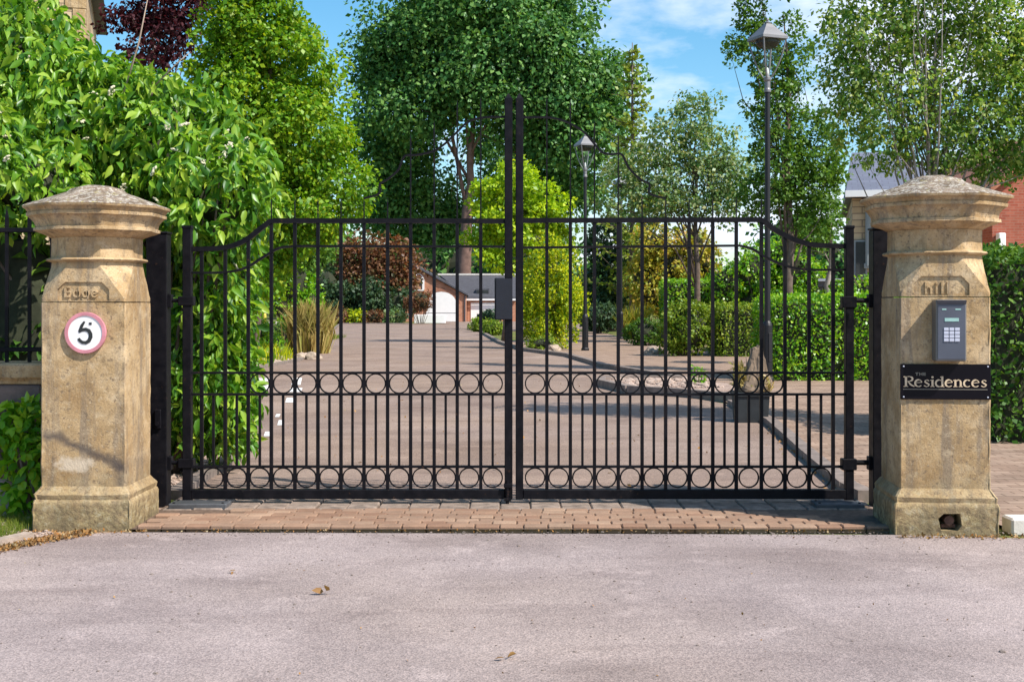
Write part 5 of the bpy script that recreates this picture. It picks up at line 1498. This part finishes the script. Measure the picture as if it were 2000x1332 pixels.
# ------------------------------------------------------------------ buildings
def garage():
    Y = 94
    root = empty('garage_house', at(880, HV, Y)[:2] + (0,)); tag(root, 'low brick house with white garage doors at the far end of the drive', 'house')
    ox = root.location.x
    X = lambda u, y=Y: (u - CU) / F * y - ox
    Z = lambda v, y=Y: CH - (v - HV) / F * y
    # gable wing: apex at u 800
    m = MB(); m.prism_xz([(X(716), 0), (X(910), 0), (X(910), Z(577)), (X(806), Z(520)), (X(716), Z(570))], 0, 8); m.build('wall', M['brick'], root)
    m = MB()
    for (xa, za, xb, zb) in ((X(806), Z(520), X(914), Z(579)), (X(806), Z(520), X(708), Z(574))):
        m.add([(xa, -.25, za + .05), (xb, -.25, zb + .05), (xb, 8.2, zb + .05), (xa, 8.2, za + .05), (xa, -.25, za + .2), (xb, -.25, zb + .2), (xb, 8.2, zb + .2), (xa, 8.2, za + .2)], [(0, 1, 2, 3), (4, 7, 6, 5), (0, 4, 5, 1), (1, 5, 6, 2), (2, 6, 7, 3), (3, 7, 4, 0)])
    m.build('roof', M['slate'], root)
    m = MB(); cx = X(862); r = X(891) - cx
    poly = [(cx - r, 0.02), (cx + r, 0.02)] + [(cx + r * math.cos(a), Z(592) + (Z(570) - Z(592)) * math.sin(a)) for a in [math.pi * k / 12 for k in range(0, 13)]]
    m.prism_xz(poly, -.12, -.01); d = m.build('garage_door', M['white'], root)
    m = MB(); m.box(cx - r + .01, cx + r - .01, -.128, -.12, Z(612), Z(611)); m.build('panel_line', M['slate'], d)
    cw = X(816); w0 = X(829) - cw
    def archp(w, za, zb): return [(cw - w, za), (cw + w, za)] + [(cw + w * math.cos(a), zb + w * math.sin(a)) for a in [math.pi * k / 10 for k in range(11)]]
    m = MB(); m.prism_xz(archp(w0, Z(568), Z(548)), -.08, -.01); f = m.build('window_frame', M['white'], root)
    m = MB(); m.prism_xz([(x * 1 if False else cw + (x - cw) * .68, z - .0 + (.12 if z < Z(560) else -.12)) for x, z in archp(w0, Z(568), Z(548))], -.10, -.085); m.build('pane', M['glass'], f)
    m = MB(); m.ribbon_xz([(cx + (r + .16) * math.cos(a), Z(592) + (Z(570) - Z(592) + .18) * math.sin(a)) for a in [math.pi * k / 12 for k in range(13)]], .24, -.05, -.012); m.build('door_arch', M['brick_dark'], root)
    for xg in (X(718), X(908)):
        m = MB(); m.tube([(xg, -.08, Z(577)), (xg, -.08, 0)], .045, 8); m.build('downpipe', M['slate'], root)
    # right wing
    y1 = 1.6
    m = MB(); m.box(X(911), X(1010), y1, 9, 0, Z(583)); m.build('wall', M['brick'], root)
    m = MB(); m.add([(X(850), y1 + 5, Z(538)), (X(1012), y1 + 5, Z(538)), (X(1012), y1 - .3, Z(583)), (X(908), y1 - .3, Z(583)), (X(850), y1 + 5, Z(538) + .15), (X(1012), y1 + 5, Z(538) + .15), (X(1012), y1 - .3, Z(583) + .15), (X(908), y1 - .3, Z(583) + .15)],
                    [(0, 1, 2, 3), (4, 7, 6, 5), (0, 4, 5, 1), (1, 5, 6, 2), (2, 6, 7, 3), (3, 7, 4, 0)]); m.build('roof', M['slate'], root)
    m = MB(); m.box(X(845), X(1012), y1 + 4.9, y1 + 5.1, Z(538) + .16, Z(535.5) + .2); m.build('ridge', M['kerb_light'], root)
    m = MB(); m.box(X(908), X(1012), y1 - .42, y1 - .31, Z(587), Z(583.5)); m.build('fascia', M['white'], root)
    m = MB(); m.bbox(X(918), X(968), y1 - .06, y1 - .01, .02, Z(591), .01); m.build('garage_door', M['white'], root)
    m = MB(); m.box(X(928), X(955), y1 + .4, y1 + 2.2, Z(582), Z(563)); m.build('dormer', M['slate'], root)
    m = MB(); m.box(X(930), X(953), y1 + .36, y1 + .39, Z(580), Z(566)); m.build('dormer_window', M['glass'], root)
garage()
m = MB(); m.bbox(-1.1, 1.1, -.15, .15, 0, .62, .03); o = m.build('white_low_wall', M['white']); o.location = (at(848, HV, 86)[0] - .3, 86, 0)
tag(o, 'low white painted wall in front of the arched garage door', 'wall')

def slate_house():
    Y = 31
    root = empty('stone_house', at(1664, HV, Y)[:2] + (0,), math.radians(-14)); tag(root, 'buff stone house with blue-grey roof, left of the keypad pier', 'house')
    ox = root.location.x; X = lambda u, y=Y: (u - CU) / F * y - ox; Z = lambda v, y=Y: CH - (v - HV) / F * y
    m = MB(); m.box(X(1664), X(1830), 0, 7, 0, Z(388)); m.build('wall', M['buff'], root)
    xl, xr_ = X(1652), X(1850); ze = Z(377)
    m = MB(); m.add([(xl, -.45, ze), (xr_, -.45, ze), (xr_ - 1.0, 4.0, Z(262)), (xl + .25, 4.0, Z(262)), (xl, -.45, ze - .12), (xr_, -.45, ze - .12), (xr_, 7.5, ze - .12), (xl, 7.5, ze - .12), (xr_, 7.5, ze), (xl, 7.5, ze)],
                    [(0, 1, 2, 3), (9, 3, 2, 8), (0, 3, 9), (1, 8, 2), (4, 7, 6, 5), (0, 4, 5, 1), (1, 5, 6, 8), (0, 9, 7, 4), (9, 8, 6, 7)]); m.build('roof', M['slate_blue'], root)
    m = MB(); m.box(xl - .02, xr_ + .02, -.60, -.46, ze - .15, ze + .01); m.build('fascia', M['white'], root)
    m = MB(); m.tube([(X(1694), -.10, ze - .15), (X(1694), -.10, Z(520))], .07, 10).bbox(X(1694) - .1, X(1694) + .1, -.14, -.05, Z(525), Z(515), .01); m.build('downpipe', M['grey_pipe'], root)
    m = MB(); m.box(X(1668), X(1692), -.08, -.01, Z(545), Z(470)); f = m.build('window_frame', M['grey_pipe'], root)
    m = MB(); m.box(X(1671), X(1689), -.10, -.085, Z(542), Z(473)); m.build('pane', M['glass'], f)
    # canopy to the left
    m = MB(); m.box(X(1600), X(1662), .2, 2.5, Z(560), Z(544)); m.build('porch_roof', M['slate'], root)
    m = MB(); m.box(X(1600), X(1662), .08, .19, Z(549), Z(544)); m.build('porch_fascia', M['white'], root)
    m = MB(); m.box(X(1604), X(1608), .3, .4, 0, Z(560)); m.build('porch_post', M['slate'], root)
def roof_blue():
    t = NT('blue_grey_slates'); v = t.coord()
    br = t.add('TexBrick'); br.inputs['Color1'].default_value = (.12, .13, .17, 1); br.inputs['Color2'].default_value = (.15, .16, .21, 1); br.inputs['Mortar'].default_value = (.10, .10, .14, 1)
    br.inputs['Scale'].default_value = 1; br.inputs['Brick Width'].default_value = .3; br.inputs['Row Height'].default_value = .22; br.inputs['Mortar Size'].default_value = .012
    t.link(v, br.inputs['Vector'])
    return t.done(br.outputs['Color'], .55, 0, t.bump(br.outputs['Fac'], -.4, .01))
M['slate_blue'] = roof_blue()
slate_house()

def red_house():
    Y = 34
    root = empty('red_brick_house', at(2060, HV, Y)[:2] + (0,)); tag(root, 'bright red brick house at the right edge, behind the dark hedge', 'house')
    ox = root.location.x; X = lambda u, y=Y: (u - CU) / F * y - ox; Z = lambda v, y=Y: CH - (v - HV) / F * y
    m = MB(); m.prism_xz([(X(1938), 0), (X(2260), 0), (X(2260), Z(370)), (X(2090), Z(250)), (X(1938), Z(372))], 0, 9); m.build('wall', M['brick_red'], root)
    m = MB()
    for (xa, za, xb, zb) in ((X(2090), Z(250), X(1926), Z(381)), (X(2090), Z(250), X(2275), Z(381))):
        m.add([(xa, -.35, za + .03), (xb, -.35, zb + .03), (xb, 9.2, zb + .03), (xa, 9.2, za + .03), (xa, -.35, za + .18), (xb, -.35, zb + .18), (xb, 9.2, zb + .18), (xa, 9.2, za + .18)], [(0, 1, 2, 3), (4, 7, 6, 5), (0, 4, 5, 1), (1, 5, 6, 2), (2, 6, 7, 3), (3, 7, 4, 0)])
    m.build('roof', M['terracotta'], root)
    m = MB(); m.bbox(X(1944), X(1958), -.25, -.02, Z(492), Z(456), .02); m.build('wall_box', M['white'], root)
M['terracotta'] = plain('terracotta_tiles', (.36, .14, .08), .85, 0, .3, 6, .4)
red_house()

def old_house():
    Y = 27
    root = empty('old_stone_house', at(166, HV, Y)[:2] + (0,), math.radians(17)); tag(root, 'tall buff stone building half hidden by the flowering shrub, top left', 'house')
    m = MB(); m.box(-12, 0, 0, 8, 0, 9); m.build('wall', M['buff'], root)
    m = MB(); m.bbox(-12, .06, -.12, 8.1, 6.9, 7.05, .02); m.build('string_course', M['stone_plain'], root)
    m = MB()
    for i in range(26):
        z = i * .34; w = .42 if i % 2 else .26
        m.bbox(-w, .03, -.035, w, z + .004, z + .334, .012)
    m.build('quoins', M['stone_plain'], root)
    for x in (-1.9, -3.8):
        m = MB(); m.box(x, x + .8, -.06, -.01, 5.0, 6.6); f = m.build('window', M['white'], root)
        m = MB(); m.box(x + .06, x + .74, -.075, -.062, 5.06, 6.54); m.build('pane', M['glass'], f)
    m = MB()
    m.add([(-12.3, -.3, 9), (.3, -.3, 9), (.3, 8.3, 9), (-12.3, 8.3, 9), (-8, 4, 11.5), (-4, 4, 11.5)], [(0, 3, 2, 1), (0, 1, 5, 4), (2, 3, 4, 5), (1, 2, 5), (3, 0, 4)]); m.build('roof', M['slate'], root)
old_house()

# ------------------------------------------------------------------ far wood closing the horizon
def far_wood():
    rng = np.random.default_rng(77); L = []
    for i in range(46):
        u = -700 + i * 78 + rng.uniform(-20, 20); Y = rng.uniform(135, 170)
        h = rng.uniform(7, 12) if not (1100 < u < 1500) else rng.uniform(5, 7)
        x = (u - CU) / F * Y
        L.append((x, Y, h * .5, rng.uniform(4, 7), 4, h * .5)); L.append((x + rng.normal() * 2, Y + 3, h * .8, 3.5, 3, h * .3))
    P, O, cen = crown_pts(rng, L, 3000, 26, 1.0, .8, .4, ground=.2)
    o = leaf_object('far_wood', P, O, .75, LM['dark'], None, rng, 'quad'); o["kind"] = 'stuff'
    # dark inner blobs, added to stand for the shade inside the crowns
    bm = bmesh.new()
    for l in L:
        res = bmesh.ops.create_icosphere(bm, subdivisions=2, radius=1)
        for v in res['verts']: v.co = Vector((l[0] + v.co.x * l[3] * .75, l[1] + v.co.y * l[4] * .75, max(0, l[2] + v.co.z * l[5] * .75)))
    me = bpy.data.meshes.new('far_wood_shade'); bm.to_mesh(me); bm.free(); q = link_mesh('far_wood_inner_shade', me, M['twig']); q["kind"] = 'stuff'
far_wood()
